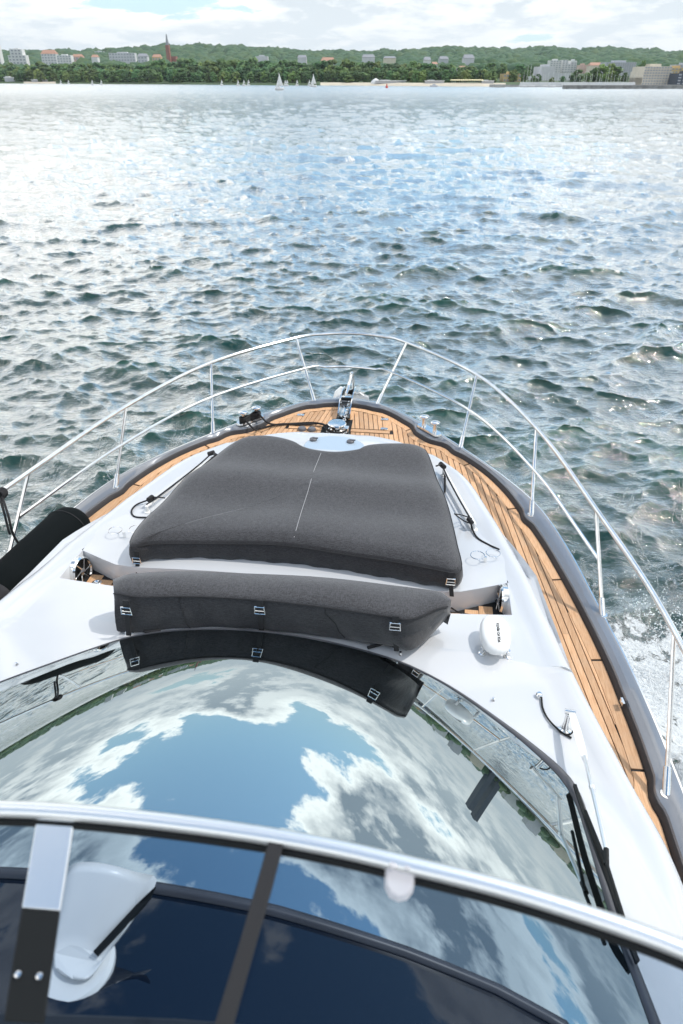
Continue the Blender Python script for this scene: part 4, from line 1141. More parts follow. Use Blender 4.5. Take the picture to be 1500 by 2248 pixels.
M['conc'] = mat('pale_concrete', (.36, .35, .33), .85, var=(.4, .2, I3))
M['conc2'] = mat('dark_concrete', (.20, .20, .19), .85, var=(.4, .3, I3))
def foliage(name, base, dark, tip):
    m = bpy.data.materials.new(name); m.use_nodes = True; nt = m.node_tree; b = nt.nodes['Principled BSDF']
    b.inputs['Roughness'].default_value = .7; b.inputs['Specular IOR Level'].default_value = .2
    geo = N(nt, 'ShaderNodeNewGeometry'); oi = N(nt, 'ShaderNodeObjectInfo')
    f = noise(nt, geo.outputs['Position'], .35, 5, .7); g = noise(nt, geo.outputs['Position'], .035, 3, .6)
    c = mixc(nt, maprange(nt, f, .34, .66), dark, base)
    c = mixc(nt, maprange(nt, g, .45, .62, 0, .6), c, tip)
    hs = N(nt, 'ShaderNodeHueSaturation'); nt.links.new(c, hs.inputs['Color'])
    nt.links.new(maprange(nt, oi.outputs['Random'], 0, 1, .65, 1.4, False), hs.inputs['Value'])
    nt.links.new(maprange(nt, math_(nt, 'FRACT', math_(nt, 'MULTIPLY', oi.outputs['Random'], 7.3)), 0, 1, .47, .52, False), hs.inputs['Hue'])
    nt.links.new(hs.outputs[0], b.inputs['Base Color'])
    return m
M['leaf'] = foliage('broadleaf_foliage', (.085, .16, .055), (.036, .078, .036), (.11, .165, .045))
M['leaf_far'] = foliage('hill_foliage', (.078, .15, .06), (.036, .078, .040), (.11, .155, .05))
M['leaf_light'] = foliage('light_green_foliage', (.11, .17, .045), (.05, .09, .03), (.15, .19, .05))
M['bark'] = mat('bark', (.10, .08, .06), .9)
# land relief
RIDG = ([-1500, -400, 0, 130, 200, 300, 400, 430, 520, 580, 640, 720, 800, 880, 950, 1010, 1060, 1110, 1180, 1250, 1330, 1400, 1500, 1900, 3000],
        [104, 112, 120, 118, 117, 114, 109, 107, 109, 114, 119, 121, 120, 119, 116, 112, 115, 117, 113, 118, 115, 118, 123, 121, 128])
def ridgez(deg, r): 
    D = r*math.cos(R(max(-60, min(60, deg)))); return farz(float(np.interp(px_of(deg), *RIDG)), D)
RH = 2600.0
def hterr(deg, r):
    s = shoreR(deg); d = r-s
    if d < 0: return -1.5
    base = .9+min(d, 25)*.05+max(0, min(d-40, 500))*.022
    rz = ridgez(deg, RH)-13
    t = min(1, max(0, (r-s-500)/(RH-s-500))); t = t*t*(3-2*t)
    n_ = math.sin(deg*1.7+r*.004)*.5+math.sin(deg*.63-r*.0021+2)*.5
    return base*(1-t)+rz*t+n_*6*t*(1-t)*4
degs = np.linspace(-88, 88, 353)
offs = [-6, 0, 8, 22, 24, 45, 90, 160, 260, 400, 560, 760, 1000, 1250, 1500, 1750, 2000, 2400, 3000]
rows = [[azpt(d, shoreR(d)+o, hterr(d, shoreR(d)+o)) for d in degs] for o in offs]
V, F = grid(rows); nd = len(degs)-1
mi = []
for j in range(len(offs)-1):
    for i in range(nd):
        px = px_of(degs[i]); mi.append(1 if (offs[j+1] <= 22 and 690 < px < 1100) or (offs[j+1] <= 22 and px < 110 and px > 40) else 0)
tag(mesh('land', V, [f[::-1] for f in F], [M['land'], M['sand']], None, mi=mi), kind='structure')
# the far water and land seen all round
# crowns ------------------------------------------------------
def ico(sub):
    import bmesh
    bm = bmesh.new(); bmesh.ops.create_icosphere(bm, subdivisions=sub, radius=1); v = np.array([x.co[:] for x in bm.verts]); f = np.array([[y.index for y in x.verts] for x in bm.faces]); bm.free(); return v, f
I1, I2, I3m = ico(1), ico(2), ico(3)
def tree_mesh(seed, mats_, tall=1.0, low=True):
    g = np.random.default_rng(seed); V = []; F = []; b = 0; mi = []
    # trunk
    tb = MB(); tb.tube([(0, 0, -1), (.1, 0, 2), (.2*g.normal(), .2*g.normal(), 6)], [.45, .32, .2], 6)
    for k in range(3):
        a = g.uniform(0, 6.28); tb.tube([(0, 0, 3), (1.6*math.cos(a), 1.6*math.sin(a), 6), (3*math.cos(a), 3*math.sin(a), 8.5)], [.22, .15, .08], 5)
    V += tb.v; F += [tuple(f) for f in tb.f]; mi += [1]*len(tb.f); b = len(V)
    nb = 30
    for k in range(nb):
        th = g.uniform(0, 2*PI); u = g.uniform(-.75, 1); rr = math.sqrt(1-u*u*.9)*g.uniform(.55, 1)
        c = np.array((4.1*rr*math.cos(th), 4.1*rr*math.sin(th), (6.6+5.6*u)*tall)); s = g.uniform(1.1, 2.1)
        v, f = I2; d = 1+.22*g.normal(size=len(v))
        p = v*d[:, None]*s*np.array((1, 1, .8))+c
        V += [tuple(x) for x in p]; F += [tuple(x+b) for x in f]; mi += [0]*len(f); b = len(V)
    me = bpy.data.meshes.new('tree'); me.from_pydata(V, [], F)
    for m in mats_: me.materials.append(m)
    me.polygons.foreach_set('material_index', mi); me.update(); return me
TM = [tree_mesh(i, [M['leaf'], M['bark']], t) for i, t in enumerate((1, .95, 1.05, 1.0, .9))]
TL = [tree_mesh(20+i, [M['leaf_light'], M['bark']], 1) for i in range(2)]
tree_group = 'trees along the far shore'
def put_tree(px, D, h, label, light=False, w=None, group=tree_group):
    me = random.choice(TL if light else TM)
    o = bpy.data.objects.new('tree', me); link(o)
    p = far(px, D); deg = math.degrees(math.atan((px-750)/1776.7)); z = max(.8, hterr(deg, D/math.cos(R(deg))))
    s = h/11.2; o.location = (p.x, p.y, z-.16*h); w = w or s*random.uniform(.9, 1.25)
    o.scale = (w, w, s); o.rotation_euler = (0, 0, random.uniform(0, 6.28))
    tag(o, label, 'tree', group); return o
# the front of the park wood
TREETOP = ([-60, 0, 60, 120, 200, 300, 400, 520, 600, 700, 760, 820, 900, 1000, 1060, 1130, 1200, 1300, 1400, 1500], [146, 143, 140, 139, 138, 135, 130, 128, 130, 132, 131, 130, 134, 140, 146, 150, 158, 158, 160, 168])
def top_at(px): return float(np.interp(px, *TREETOP))
PLACES = [(20, 'at the left edge'), (70, 'below the stepped tower'), (132, 'below the orange-roofed slab'), (175, 'below the plain white slab'), (245, 'left of the long slab block'), (305, 'below the long slab block'), (360, 'just left of the church spire'), (400, 'below the church spire'), (470, 'just right of the church spire'), (515, 'left of the dinghy trio'), (560, 'above the dinghy trio'), (600, 'just left of the largest sailboat'), (640, 'behind the largest sailboat'), (700, 'behind the tall-masted sailboat'), (745, 'below the white villa'), (800, 'just right of the white villa'), (850, 'behind the pavilion with a dome tent'), (895, 'between the two beach pavilions'), (955, 'left of the concrete wedge'), (1012, 'in front of the concrete wedge'), (2000, 'right of the concrete wedge')]
px = -60.0
while px < 1090:
    for row_, (dd, fr, lim) in enumerate(((14, .50, 1), (45, .74, 1), (90, .97, 1))):
        D = shoreD(px)+dd+random.uniform(-6, 6)+ (24 if px > 690 else 4)
        if px > 1000 and row_ == 0 and random.random() < .4: continue
        z0 = hterr(math.degrees(math.atan((px-750)/1776.7)), D)
        # visible top of this row
        base = 186-(0 if px > 100 else 4); tp = base-(base-top_at(px))*fr*random.uniform(.86, 1.04)
        h = max(8, min(30, farz(tp, D)-z0))
        where = next(w for lim_, w in PLACES if px < lim_)
        lt = random.random() < .10
        lab = ('light green' if lt else 'dark green')+' tree '+('in the front of the wood', 'amid the wood', 'atop the wood')[row_]+', '+where
        put_tree(px+random.uniform(-6, 6), D, h, lab, lt)
    px += 13.0 if px < 750 else 14.0
for px, D, h in [(1008, 620, 9), (1022, 640, 10), (1060, 660, 14), (1128, 640, 13), (1150, 650, 12), (1172, 610, 9), (1182, 640, 11), (1212, 600, 8), (1236, 600, 10), (1256, 600, 11), (1268, 640, 17), (1290, 620, 14), (1306, 640, 20), (1322, 640, 22), (1338, 650, 22), (1352, 650, 20), (1372, 640, 12), (1390, 620, 10), (1404, 600, 14), (1412, 590, 11), (1160, 700, 16), (1100, 740, 18), (1075, 760, 20), (1140, 780, 18)]:
    h = h*(.52 if px > 1160 else .62)
    put_tree(px, D, h, ('rounded green tree just right of the concrete wedge' if px < 1070 else 'rounded green tree beside the ochre building' if px < 1165 else 'rounded green tree below the windowless pale hall' if px < 1262 else 'big rounded green tree left of the gridded slab' if px < 1330 else 'big rounded green tree below the gridded slab' if px < 1385 else 'small rounded green tree beside the terraced apartments'), random.random() < .3, group='trees behind the marina')
put_tree(1406, 575, 14, 'narrow dark green tree beside the beige terraced apartment block', False, .55, group=None)
put_tree(765, 668, 5, 'low reddish bush at the edge of the beach below the wood', True, .9, group=None)
# hill forest and the rest of the wood: one mass of crowns

# ---------------------------------------------------------------- town
WM = {k: mat(n_, c, .7, var=(.3, .06, I3)) for k, n_, c in (('white', 'white_render', (.66, .66, .65)), ('grey', 'grey_panel', (.46, .47, .50)), ('beige', 'beige_render', (.62, .56, .46)), ('ochre', 'ochre_render', (.60, .44, .22)), ('pale', 'pale_panel', (.56, .56, .58)), ('brick', 'red_brick', (.28, .11, .08)), ('orange', 'orange_tile', (.40, .22, .15)), ('slate', 'grey_roof', (.24, .25, .27)), ('pink', 'pinkish_render', (.58, .42, .36)))}
WM['glass'] = mat('window_glass', (.30, .32, .35), .3); WM['navyglass'] = mat('dark_blue_glass', (.04, .055, .08), .12)
boxcache = {}
def unitbox():
    if 'b' not in boxcache:
        mb = MB(); mb.box((0, 0, .5), (1, 1, 1)); me = bpy.data.meshes.new('window'); me.from_pydata(mb.v, [], mb.f); me.materials.append(WM['glass']); me.update(); boxcache['b'] = me
    return boxcache['b']
def building(name, label, cat, x0, x1, yt, yb, D, wall='white', depth=14, cols=0, floors=0, roof=None, roofh=0, steps=None, group=None, band=False):
    pxc = (x0+x1)/2; deg = math.atan((pxc-750)/1776.7); ang = YAW-0.0
    p = far(pxc, D); zt_ = farz(yt, D); zb_ = min(farz(yb, D), hterr(math.degrees(deg), D/math.cos(deg)))-1
    w = (x1-x0)/1776.7*D; H = zt_-zb_; rot = Matrix.Rotation(ang, 3, 'Z')
    e = empty(name, (p.x, p.y, zb_), label, cat, group)
    back = rot @ Vector((0, depth/2, 0))
    mb = MB()
    for q_, (a, b_, t) in enumerate(steps or [(0, 1, 1)]):
        c = Vector((p.x, p.y, zb_+H*t/2))+rot @ Vector(((a+b_)/2*w-w/2, depth/2+.22*q_, 0)); mb.box(c, ((b_-a)*w, depth, H*t), rot)
    if not roof: 
        a, b_, t = (steps or [(0, 1, 1)])[-1]
        c = Vector((p.x, p.y, zb_+H*t+.6))+rot @ Vector(((a+b_)/2*w-w/2, depth/2, 0)); mb.box(c, ((b_-a)*w*.4, depth*.5, 1.8), rot)
    mb.build('wall', WM[wall], e, smooth=False)
    if roof:
        hw, hd = w/2+.5, depth/2+.5; base = Vector((p.x, p.y, zb_+H)); V = [base+rot @ Vector(q) for q in ((-hw, -.5, 0), (hw, -.5, 0), (hw, depth+.5, 0), (-hw, depth+.5, 0), (-hw*.75, depth/2, roofh), (hw*.75, depth/2, roofh))]
        mesh('roof', V, [(0, 1, 5, 4), (1, 2, 5), (2, 3, 4, 5), (3, 0, 4), (3, 2, 1, 0)], WM[roof], e, smooth=False)
    if cols and floors:
        Hh = farz(yt, D)-max(farz(yb, D), zb_); z0 = zb_+H-Hh
        for r_ in range(floors):
            if band:
                o = bpy.data.objects.new('window', unitbox()); link(o, e)
                q = rot @ Vector((0, -.0, 0)); o.location = (q.x, q.y, z0-zb_+Hh*(r_+.30)/floors); o.scale = (w*.94, .5, Hh/floors*.42); o.rotation_euler = (0, 0, ang); continue
            for c_ in range(cols):
                st = max([t for a, b_, t in (steps or [(0, 1, 1)]) if a <= (c_+.5)/cols <= b_] or [1])
                zz = z0-zb_+Hh*(r_+.30)/floors
                if zz+Hh/floors*.5 > H*st: continue
                o = bpy.data.objects.new('window', unitbox()); link(o, e)
                q = rot @ Vector(((c_+.5)/cols*w-w/2, -.0, 0)); o.location = (q.x, q.y, zz); o.scale = (w/cols*.55, .5, Hh/floors*.48); o.rotation_euler = (0, 0, ang)
    return e
BLD = []
def BL(name, label, cat, x0, x1, yt, yb, D, *a, **k):
    if D > 690: BLD.append((x0, x1, yb-4 if cat != 'house' else .6*yt+.4*yb+2, D))
    if cat == 'house' and x0 > 500: k['cols'] = 0; yt += 2
    return building(name, label, cat, x0, x1, yt, yb, D, *a, **k)
BL('apartment_tower', 'pale tower block cut off by the left edge, above the trees', 'building', -18, 11, 101, 142, 1500, 'white', cols=4, floors=6)
BL('apartment_tower', 'stepped white and grey tower block near the left edge', 'building', 28, 66, 109, 142, 1450, 'white', cols=5, floors=5, steps=[(0, .15, .75), (.85, 1, .75), (.15, .85, 1)])
BL('apartment_block', 'pale slab block with an orange roof beside its white twin', 'building', 100, 132, 119, 142, 1450, 'white', cols=5, floors=4, roof='orange', roofh=6)
BL('apartment_block', 'plain white slab block right of the orange-roofed one', 'building', 133, 164, 122, 143, 1420, 'white', cols=5, floors=4)
BL('apartment_block', 'long pale slab block above the wood, left of the church', 'building', 247, 303, 117, 136, 1500, 'pale', cols=9, floors=3)
BL('town_house', 'small grey-white house right of the long pale slab block', 'house', 308, 329, 124, 138, 1400, 'pale', roof='slate', roofh=4, cols=3, floors=2)
BL('town_house', 'ochre house just left of the church spire', 'house', 340, 358, 126, 136, 1350, 'ochre', roof='orange', roofh=4, cols=3, floors=1)
BL('town_house', 'pink house with orange roof right of the white slabs', 'house', 166, 188, 125, 134, 1500, 'pink', roof='orange', roofh=4, cols=3, floors=1)
BL('town_house', 'tiny orange-roofed house midway between slabs on the left', 'house', 208, 221, 126, 131, 1500, 'white', roof='orange', roofh=4)
BL('hilltop_building', 'low pale building on the hill left of the long slab', 'building', 217, 236, 114, 120, 2300, 'pale')
BL('town_house', 'pale flat house poking out of the wood near the middle of the far shore', 'house', 563, 590, 122, 130, 1300, 'pale', cols=4, floors=1)
BL('villa', 'white villa with a faded orange roof among trees right of the sailboat', 'house', 706, 735, 132, 145, 800, 'white', roof='orange', roofh=3, cols=4, floors=2)
BL('town_house', 'pale house just left of the white villa, high in the trees', 'house', 655, 674, 125, 131, 1100, 'pale', roof='slate', roofh=3)
BL('town_house', 'grey-roofed house on the wooded ridge right of the middle', 'house', 795, 822, 124, 132, 1000, 'pale', roof='slate', roofh=3, cols=3, floors=1)
BL('town_house', 'beige house with slim chimney on the wooded ridge', 'house', 842, 868, 126, 134, 980, 'beige', roof='slate', roofh=2, cols=3, floors=1)
BL('town_house', 'white house stepping down the slope left of the concrete wedge', 'house', 930, 944, 130, 142, 900, 'white', roof='slate', roofh=3, cols=2, floors=2)
BL('town_house', 'small white house below the stepping one', 'house', 948, 959, 139, 152, 850, 'white', roof='orange', roofh=2, cols=2, floors=2)
BL('town_house', 'grey villa high above the concrete wedge', 'house', 963, 982, 128, 137, 1000, 'grey', roof='slate', roofh=3)
BL('town_house', 'pale mansion in the trees right of the grey villa', 'house', 1015, 1038, 126, 137, 1050, 'pale', roof='slate', roofh=4, cols=3, floors=2)
BL('town_house', 'orange-roofed house peeping out behind the concrete wedge', 'house', 1008, 1022, 148, 152, 800, 'white', roof='orange', roofh=2)
BL('apartment_building', 'ochre and cream building of two storeys left of the marina', 'building', 1105, 1144, 162, 181, 640, 'ochre', cols=6, floors=2, steps=[(0, 1, .6), (0, .95, 1)])
BL('theatre_hall', 'windowless pale hall with a stepped roof left of the round towers', 'building', 1168, 1252, 146, 180, 680, 'pale', steps=[(0, .24, .42), (.56, 1, .62), (.24, .58, 1)], depth=30)
BL('apartment_tower', 'white round-cornered tower, left one of the pair behind the marina', 'building', 1204, 1228, 133, 160, 1000, 'white', cols=4, floors=6)
BL('apartment_tower', 'white tower with a dark vertical slot, right one of the pair behind the marina', 'building', 1230, 1262, 132, 160, 1010, 'white', cols=5, floors=6, steps=[(0, .38, 1), (.38, .6, .7), (.6, 1, .95)])
BL('town_house', 'narrow pink block right of the twin white towers', 'house', 1270, 1286, 141, 156, 950, 'pink', cols=2, floors=3)
BL('town_house', 'cream and orange block left of the long gridded building', 'house', 1292, 1324, 142, 158, 930, 'beige', cols=4, floors=3, roof='orange', roofh=3)
BL('gridded_block', 'big slab building with a regular grid of windows above the marina', 'building', 1326, 1391, 137, 170, 760, 'grey', cols=13, floors=8, depth=18)
BL('terraced_apartments', 'large beige terraced apartment block near the right edge', 'building', 1411, 1478, 146, 187, 560, 'beige', cols=11, floors=7, depth=25, steps=[(.0, 1, .55), (.0, .95, .8), (.04, .9, 1)])
BL('ochre_block', 'ochre block behind the terraced apartments at the right edge', 'building', 1470, 1502, 149, 175, 640, 'ochre', cols=4, floors=4)
BL('grey_block', 'pale grey slab at the right edge above the ochre block', 'building', 1478, 1530, 142, 160, 760, 'grey', cols=7, floors=3)
BL('glass_building', 'dark blue glass-fronted building touching the right edge', 'building', 1487, 1540, 161, 187, 545, 'navyglass', cols=5, floors=4)
# concrete wedge
D = 700; deg = 5; p0, p1 = far(962, D), far(1009, D); zb_ = 5; V = []
for dd in (0, 30):
    a = far(960, D+dd); b_ = far(1009, D+dd); V += [(a.x, a.y, 3), (b_.x, b_.y, 3), (b_.x, b_.y, farz(146, D)), (a.x, a.y, farz(169, D))]
o = mesh('sloping_hall', V, [(0, 1, 2, 3), (7, 6, 5, 4), (0, 4, 5, 1), (1, 5, 6, 2), (2, 6, 7, 3), (3, 7, 4, 0)], WM['pale'], None, smooth=False); tag(o, 'grey concrete wedge-shaped building with a sloping roof among trees', 'building')
# church
p = far(376, 1500); e = empty('church', (p.x, p.y, 10), 'dark red brick church with one thin pointed spire above the wood', 'church')
mb = MB(); mb.box((p.x, p.y, 28), (6.5, 6.5, 56), None); mb.build('tower', WM['brick'], e, smooth=False)
zt_ = 56; zs = farz(92, 1500); mb = MB(); mb.lathe([(3.4, 0), (2.2, 6), (.9, 16), (.15, zs-zt_)], (p.x, p.y, zt_), seg=8); mb.build('spire', WM['slate'], e, smooth=False)
mb = MB(); q = far(384, 1510); mb.box((q.x, q.y, 22), (16, 10, 34)); mb.build('nave', WM['brick'], e, smooth=False)
p = far(1219-2, 1900); mb = MB(); 
pp = far(1190, 1900); z_ = farz(131, 1900)
mb = MB(); q = far(1190, 1950); mb.lathe([(5, -25), (4, 0), (5, 8), (1, 12)], (q.x, q.y, farz(128, 1950)), seg=10); tag(mb.build('hill_tower', WM['pale'], None), 'small pale tower standing on the wooded hill at right', 'tower')
# beach pavilions and sunshades
def pavilion(x0, x1, yt, label):
    D = shoreD((x0+x1)/2)+20; p = far((x0+x1)/2, D); w = (x1-x0)/1776.7*D; z0 = 1.6; h = max(2.2, farz(yt, D)-z0); rot = Matrix.Rotation(YAW, 3, 'Z')
    e = empty('beach_pavilion', (p.x, p.y, z0), label, 'pavilion')
    mb = MB(); mb.box((p.x, p.y, z0+h*.35), (w*.96, 7, h*.7), rot); mb.build('wall', WM['grey'], e, smooth=False)
    mb = MB(); mb.box((p.x, p.y, z0+h*.8), (w*1.02, 8.5, h*.18), rot); mb.box(Vector((p.x, p.y, z0+h*.95))-rot @ Vector((w*.2, 0, 0)), (w*.35, 6, h*.2), rot); mb.build('roof', WM['white'], e, smooth=False)
pavilion(826, 892, 178, 'long low white beach pavilion with a raised end'); pavilion(934, 975, 181, 'low grey-roofed pavilion right of the long white one'); pavilion(1060, 1084, 183, 'small white kiosk between the sunshades and the pier')
pavilion(12, 36, 168, 'white lakeside pavilion at the left edge below the towers'); pavilion(70, 112, 174, 'beige terrace building at the water on the left')
sh = MB(); sh.lathe([(1.6, 2.2), (.8, 2.75), (.05, 2.95)], seg=8, m=0); sh.tube([(0, 0, 0), (0, 0, 2.3)], .06, 5, m=1); M['yellow'] = mat('pale_yellow_canvas', (.70, .62, .36), .8)
me = bpy.data.meshes.new('sunshade'); me.from_pydata(sh.v, [], sh.f); me.materials.append(M['yellow']); me.materials.append(M['steel']); me.polygons.foreach_set('material_index', sh.m); me.update()
for i in range(17):
    px = 993+i*4.1; p = far(px, shoreD(px)+14); o = link(bpy.data.objects.new('sunshade', me)); o.location = (p.x, p.y, 1.4); tag(o, 'pale yellow sunshade in the row on the beach', 'sunshade', 'sunshades in a row on the beach')
mb = MB(); p = far(812+13, shoreD(820)+10); mb.lathe([(4, 0), (3.6, 1.6), (2, 3), (.2, 3.8)], (p.x, p.y, 1.2), seg=12); tag(mb.build('dome_tent', WM['white'], None), 'white dome tent at the left end of the long beach pavilion', 'tent')
# jetties and breakwater
def jetty(name, label, x0, x1, D0, D1, h, wd, m):
    a, b_ = far(x0, D0), far(x1, D1); d = (b_-a).normalized(); n_ = Vector((-d.y, d.x, 0))*wd; V = []
    if n_.y < 0: n_ = -n_
    for z in (-2, h):
        for q in (a, b_, b_+n_, a+n_): V.append((q.x, q.y, z))
    tag(mesh(name, V, [(3, 2, 1, 0), (4, 5, 6, 7), (0, 1, 5, 4), (1, 2, 6, 5), (2, 3, 7, 6), (3, 0, 4, 7)], M[m], None, smooth=False), label, 'breakwater' if 'break' in name else 'jetty')
jetty('breakwater', 'grey concrete breakwater running off the right edge in front of the marina', 1245, 2300, 445, 440, 1.7, 7, 'conc2')
jetty('inner_jetty', 'thin pale jetty joining the beach to the breakwater', 1112, 1500, 545, 540, 1.2, 4, 'conc')
jetty('landing_stage', 'short grey landing stage at the right end of the beach', 1085, 1111, 520, 520, 1.6, 14, 'conc')
# boats
def sailboat(px, D, mast, label, group=None, sails=True, hullc='white'):
    p = far(px, D); e = empty('sailboat' if sails else 'moored_yacht', (p.x, p.y, 0), label, 'sailboat', group)
    L_ = mast*.62; rows = []
    for t in np.linspace(-1, 1, 9):
        w = L_*.15*max(.02, (1-max(0, t)**2.2)); rows.append([(p.x+t*L_/2, p.y-w, .9), (p.x+t*L_/2*.95, p.y-w*.7, .1), (p.x+t*L_/2*.92, p.y, -.3), (p.x+t*L_/2*.95, p.y+w*.7, .1), (p.x+t*L_/2, p.y+w, .9), (p.x+t*L_/2, p.y, 1.0)])
    V, F = grid(rows, closed_u=True); mesh('hull', V, F, WM['white'] if hullc == 'white' else WM['slate'], e)
    mb = MB(); mb.box((p.x-L_*.05, p.y, 1.2 if sails else 1.9), (L_*.3 if sails else L_*.75, L_*.16, .5 if sails else 1.7), taper=.8); mb.build('cabin', WM['white'], e, smooth=False)
    mb = MB(); mb.tube([(p.x, p.y, .8), (p.x, p.y, mast)], .09 if sails else .06, 5); mb.build('mast', M['plas'], e)
    if sails:
        for nm, tri in (('mainsail', [(0.1, 0, 1.8), (L_*.42, .25, 1.8), (0.1, 0, mast*.97)]), ('foresail', [(-.1, 0, mast*.85), (-L_*.42, .2, 1.2), (-.2, -.2, 1.5)])):
            rows = []
            a, b_, c_ = (Vector(q) for q in tri)
            for u in np.linspace(0, 1, 6):
                l = a.lerp(c_, u) if nm == 'mainsail' else c_.lerp(a, u); r_ = b_.lerp(c_ if nm == 'mainsail' else a, u)
                rows.append([Vector((p.x, p.y, 0))+l.lerp(r_, v)+Vector((0, .35*math.sin(PI*v)*(1-u), 0)) for v in np.linspace(0, 1, 4)])
            V, F = grid(rows); o = mesh(nm, V, F, M['plas'], e)
            o.modifiers.new('thick', 'SOLIDIFY').thickness = .03
sailboat(613, 400, 7.2, 'largest sailboat, white sails up, alone on the open water left of the middle')
sailboat(688, 545, 7.5, 'sailboat with a tall bare-looking mast close under the wood right of the largest one')
for px, D, lb in ((132, 800, 'leftmost of the small sailing dinghies under the left shore'), (149, 800, 'second small sailing dinghy from the left'), (201, 700, 'small dinghy, left of a pair ahead of the wood'), (221, 700, 'small dinghy, right of a pair ahead of the wood'), (486, 620, 'lone small dinghy left of the trio by the wood'), (522, 620, 'left dinghy of the trio by the wood'), (535, 620, 'middle dinghy of the trio by the wood'), (545, 615, 'right dinghy of the trio by the wood'), (626, 610, 'dinghy just right of the largest sailboat'), (630, 600, 'dinghy overlapping another just right of the largest sailboat'), (652, 605, 'small dinghy midway between the two larger sailboats'), (679, 600, 'dinghy close by the tall-masted sailboat')):
    sailboat(px, D, 4.0, lb, 'sailing dinghies off the far shore')
for i in range(36):
    px = 1150+i*6.9+random.uniform(-2, 2); D = shoreD(px)-random.uniform(-8, 6)
    sailboat(px, 530+random.uniform(0, 14), random.uniform(6, 12.5), 'white sailing yacht moored in the marina under bare mast', 'yachts moored in the marina', sails=False)
p = far(850, 490); mb = MB(); mb.lathe([(.9, -.3), (.9, .5), (.45, 1.0), (.3, 1.9), (.01, 2.2)], (p.x, p.y, 0), seg=12); M['red'] = mat('red_paint', (.45, .03, .02), .5); tag(mb.build('buoy', M['red'], None), 'small red buoy floating off the beach', 'buoy')
p = far(954, 540); mb = MB(); mb.box((p.x, p.y, .5), (5, 2, 1.0)); mb.box((p.x, p.y, 1.3), (2.2, 1.5, .8)); tag(mb.build('motorboat', WM['pale'], None, smooth=False), 'small grey motorboat lying off the beach', 'boat')
def forest():
    g = np.random.default_rng(5); Vs = []; Fs = []; b = 0
    v, f = I2
    n_ = 0
    for _ in range(10500):
        deg = g.uniform(-80, 80) if g.random() < .25 else g.uniform(-26, 26)
        s = shoreR(deg); inside = abs(deg) < 24
        r = s+ (g.uniform(120, RH-s+60) if inside else g.uniform(14, RH-s))
        px = px_of(deg)
        if 1000 < px < 1520 and r < 1000: continue
        if px < 60 and r < 1000 and g.random() < .5: continue
        w = (7+r*.0048)*g.uniform(.7, 1.3); h = w*g.uniform(.62, .85)
        if r-s < 500: h = min(h, 9)
        z = hterr(deg, r); cz_ = z+h*.2+(4 if not inside and r < s+200 else 0); c = azpt(deg, r, cz_); D_ = r*math.cos(R(deg)); wp = w/D_*1776
        if any(bx0-wp*.8 < px < bx1+wp*.8 and D_ < bD+20 and 172-(cz_+h-CAMZ)/D_*2104 < byb-1 for bx0, bx1, byb, bD in BLD): continue
        p = v*(1+.10*g.normal(size=len(v)))[:, None]*np.array((w, w, h))+np.array(c)
        Vs.append(p); Fs.append(f+b); b += len(p)
    Vs = np.vstack(Vs); Fs = np.vstack(Fs)
    me = bpy.data.meshes.new('hill_wood'); me.vertices.add(len(Vs)); me.vertices.foreach_set('co', Vs.ravel())
    me.loops.add(Fs.size); me.loops.foreach_set('vertex_index', Fs.ravel()); me.polygons.add(len(Fs)); me.polygons.foreach_set('loop_start', np.arange(0, Fs.size, 3))
    me.update(calc_edges=True); me.materials.append(M['leaf_far'])
    o = link(bpy.data.objects.new('hill_wood', me)); tag(o, 'wooded hills rising behind the town across the bay', 'forest', kind='stuff')
forest()

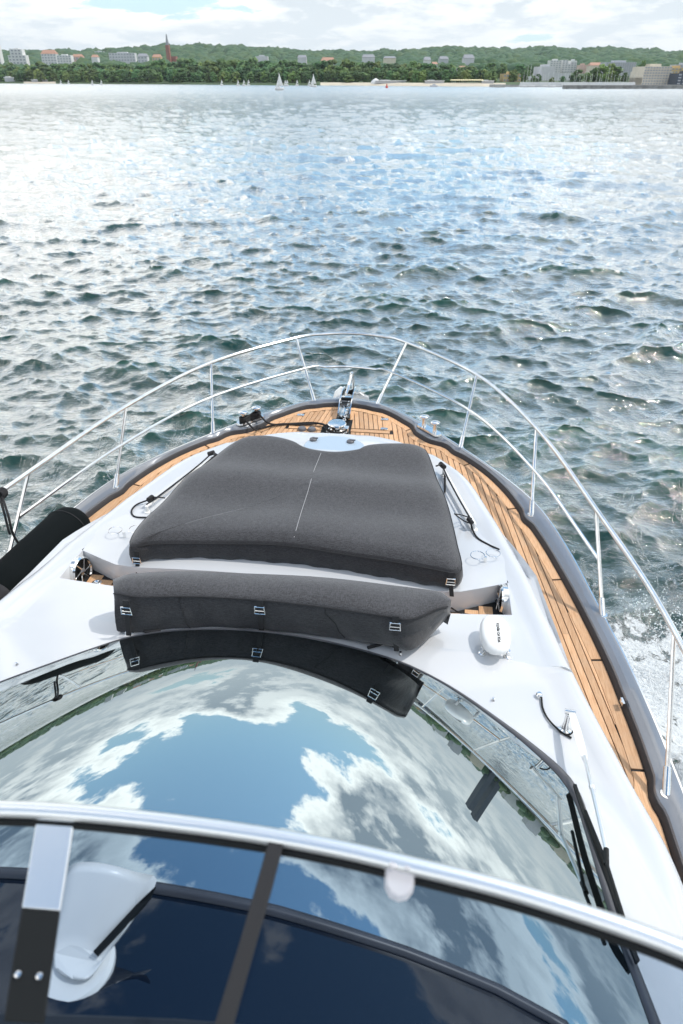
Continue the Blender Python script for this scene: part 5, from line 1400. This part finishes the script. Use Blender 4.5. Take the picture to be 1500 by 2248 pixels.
# city round to the right, outside the frame but mirrored in the windscreen
for i, (px, w, h, wl_) in enumerate([(1620, 60, 22, 'white'), (1720, 50, 28, 'grey'), (1830, 70, 18, 'beige'), (1920, 24, 88, 'navyglass'), (1966, 24, 96, 'navyglass'), (2060, 80, 24, 'white'), (2200, 70, 30, 'pale'), (2380, 90, 20, 'beige'), (2600, 120, 26, 'grey'), (2900, 150, 20, 'white')]):
    D = shoreD(px)+60
    BL('city_tower' if h > 60 else 'city_block', ('tall dark glass tower of a pair seen mirrored at the right of the windscreen' if h > 60 else 'waterfront block beyond the right edge mirrored in the windscreen'), 'building', px-w/2, px+w/2, 172-(h-5)/D*2104, 190, D, wl_, cols=0, group='waterfront blocks beyond the right edge' if h < 60 else 'pair of glass towers mirrored in the windscreen')

# ---------------------------------------------------------------- spray
def spray():
    g = np.random.default_rng(3); Vs = []; Fs = []; b = 0
    base = np.array([(1, 0, 0), (-1, 0, 0), (0, 1, 0), (0, -1, 0), (0, 0, 1), (0, 0, -1)], float); f = np.array([(0, 2, 4), (2, 1, 4), (1, 3, 4), (3, 0, 4), (2, 0, 5), (1, 2, 5), (3, 1, 5), (0, 3, 5)])
    for _ in range(4200):
        y = 6.3-abs(g.normal())*1.1-g.random()*.6; t = (6.3-y)/3
        x = 3.0+t*.5+abs(g.normal())*.42*(1+t); z = abs(g.normal())*.20+.05
        if g.random() < .3: x = -x
        s = .0025+.009*g.random()**4
        Vs.append(base*s*(.7+.6*g.random(3))+np.array((x, y, z))); Fs.append(f+b); b += 6
    o = mesh('spray', np.vstack(Vs), [tuple(int(i) for i in q) for q in np.vstack(Fs)], M['foam'], None)
    tag(o, 'fine white droplets thrown up by the bow wave', 'spray', kind='stuff')
M['foam'] = mat('white_foam', (.85, .88, .89), .6)
spray()

# ---------------------------------------------------------------- haze
def haze():
    me = bpy.data.meshes.new('haze'); mb = MB(); mb.box((0, 1500, 118), (9000, 9400, 246)); me.from_pydata(mb.v, [], mb.f); me.update()
    m = bpy.data.materials.new('haze'); m.use_nodes = True; nt = m.node_tree; nt.nodes.clear()
    out = N(nt, 'ShaderNodeOutputMaterial'); v = N(nt, 'ShaderNodeVolumePrincipled'); v.inputs['Color'].default_value = (.86, .93, 1, 1); v.inputs['Density'].default_value = .00006; v.inputs['Anisotropy'].default_value = .3
    nt.links.new(v.outputs[0], out.inputs['Volume']); me.materials.append(m)
    tag(link(bpy.data.objects.new('haze', me)), 'thin pale summer haze over the bay', 'haze', kind='stuff')
haze()

for o in bpy.data.objects:
    l = o.get('label')
    if l and len(l.replace('-', ' ').split()) > 16: print('LONG', o.name, l)
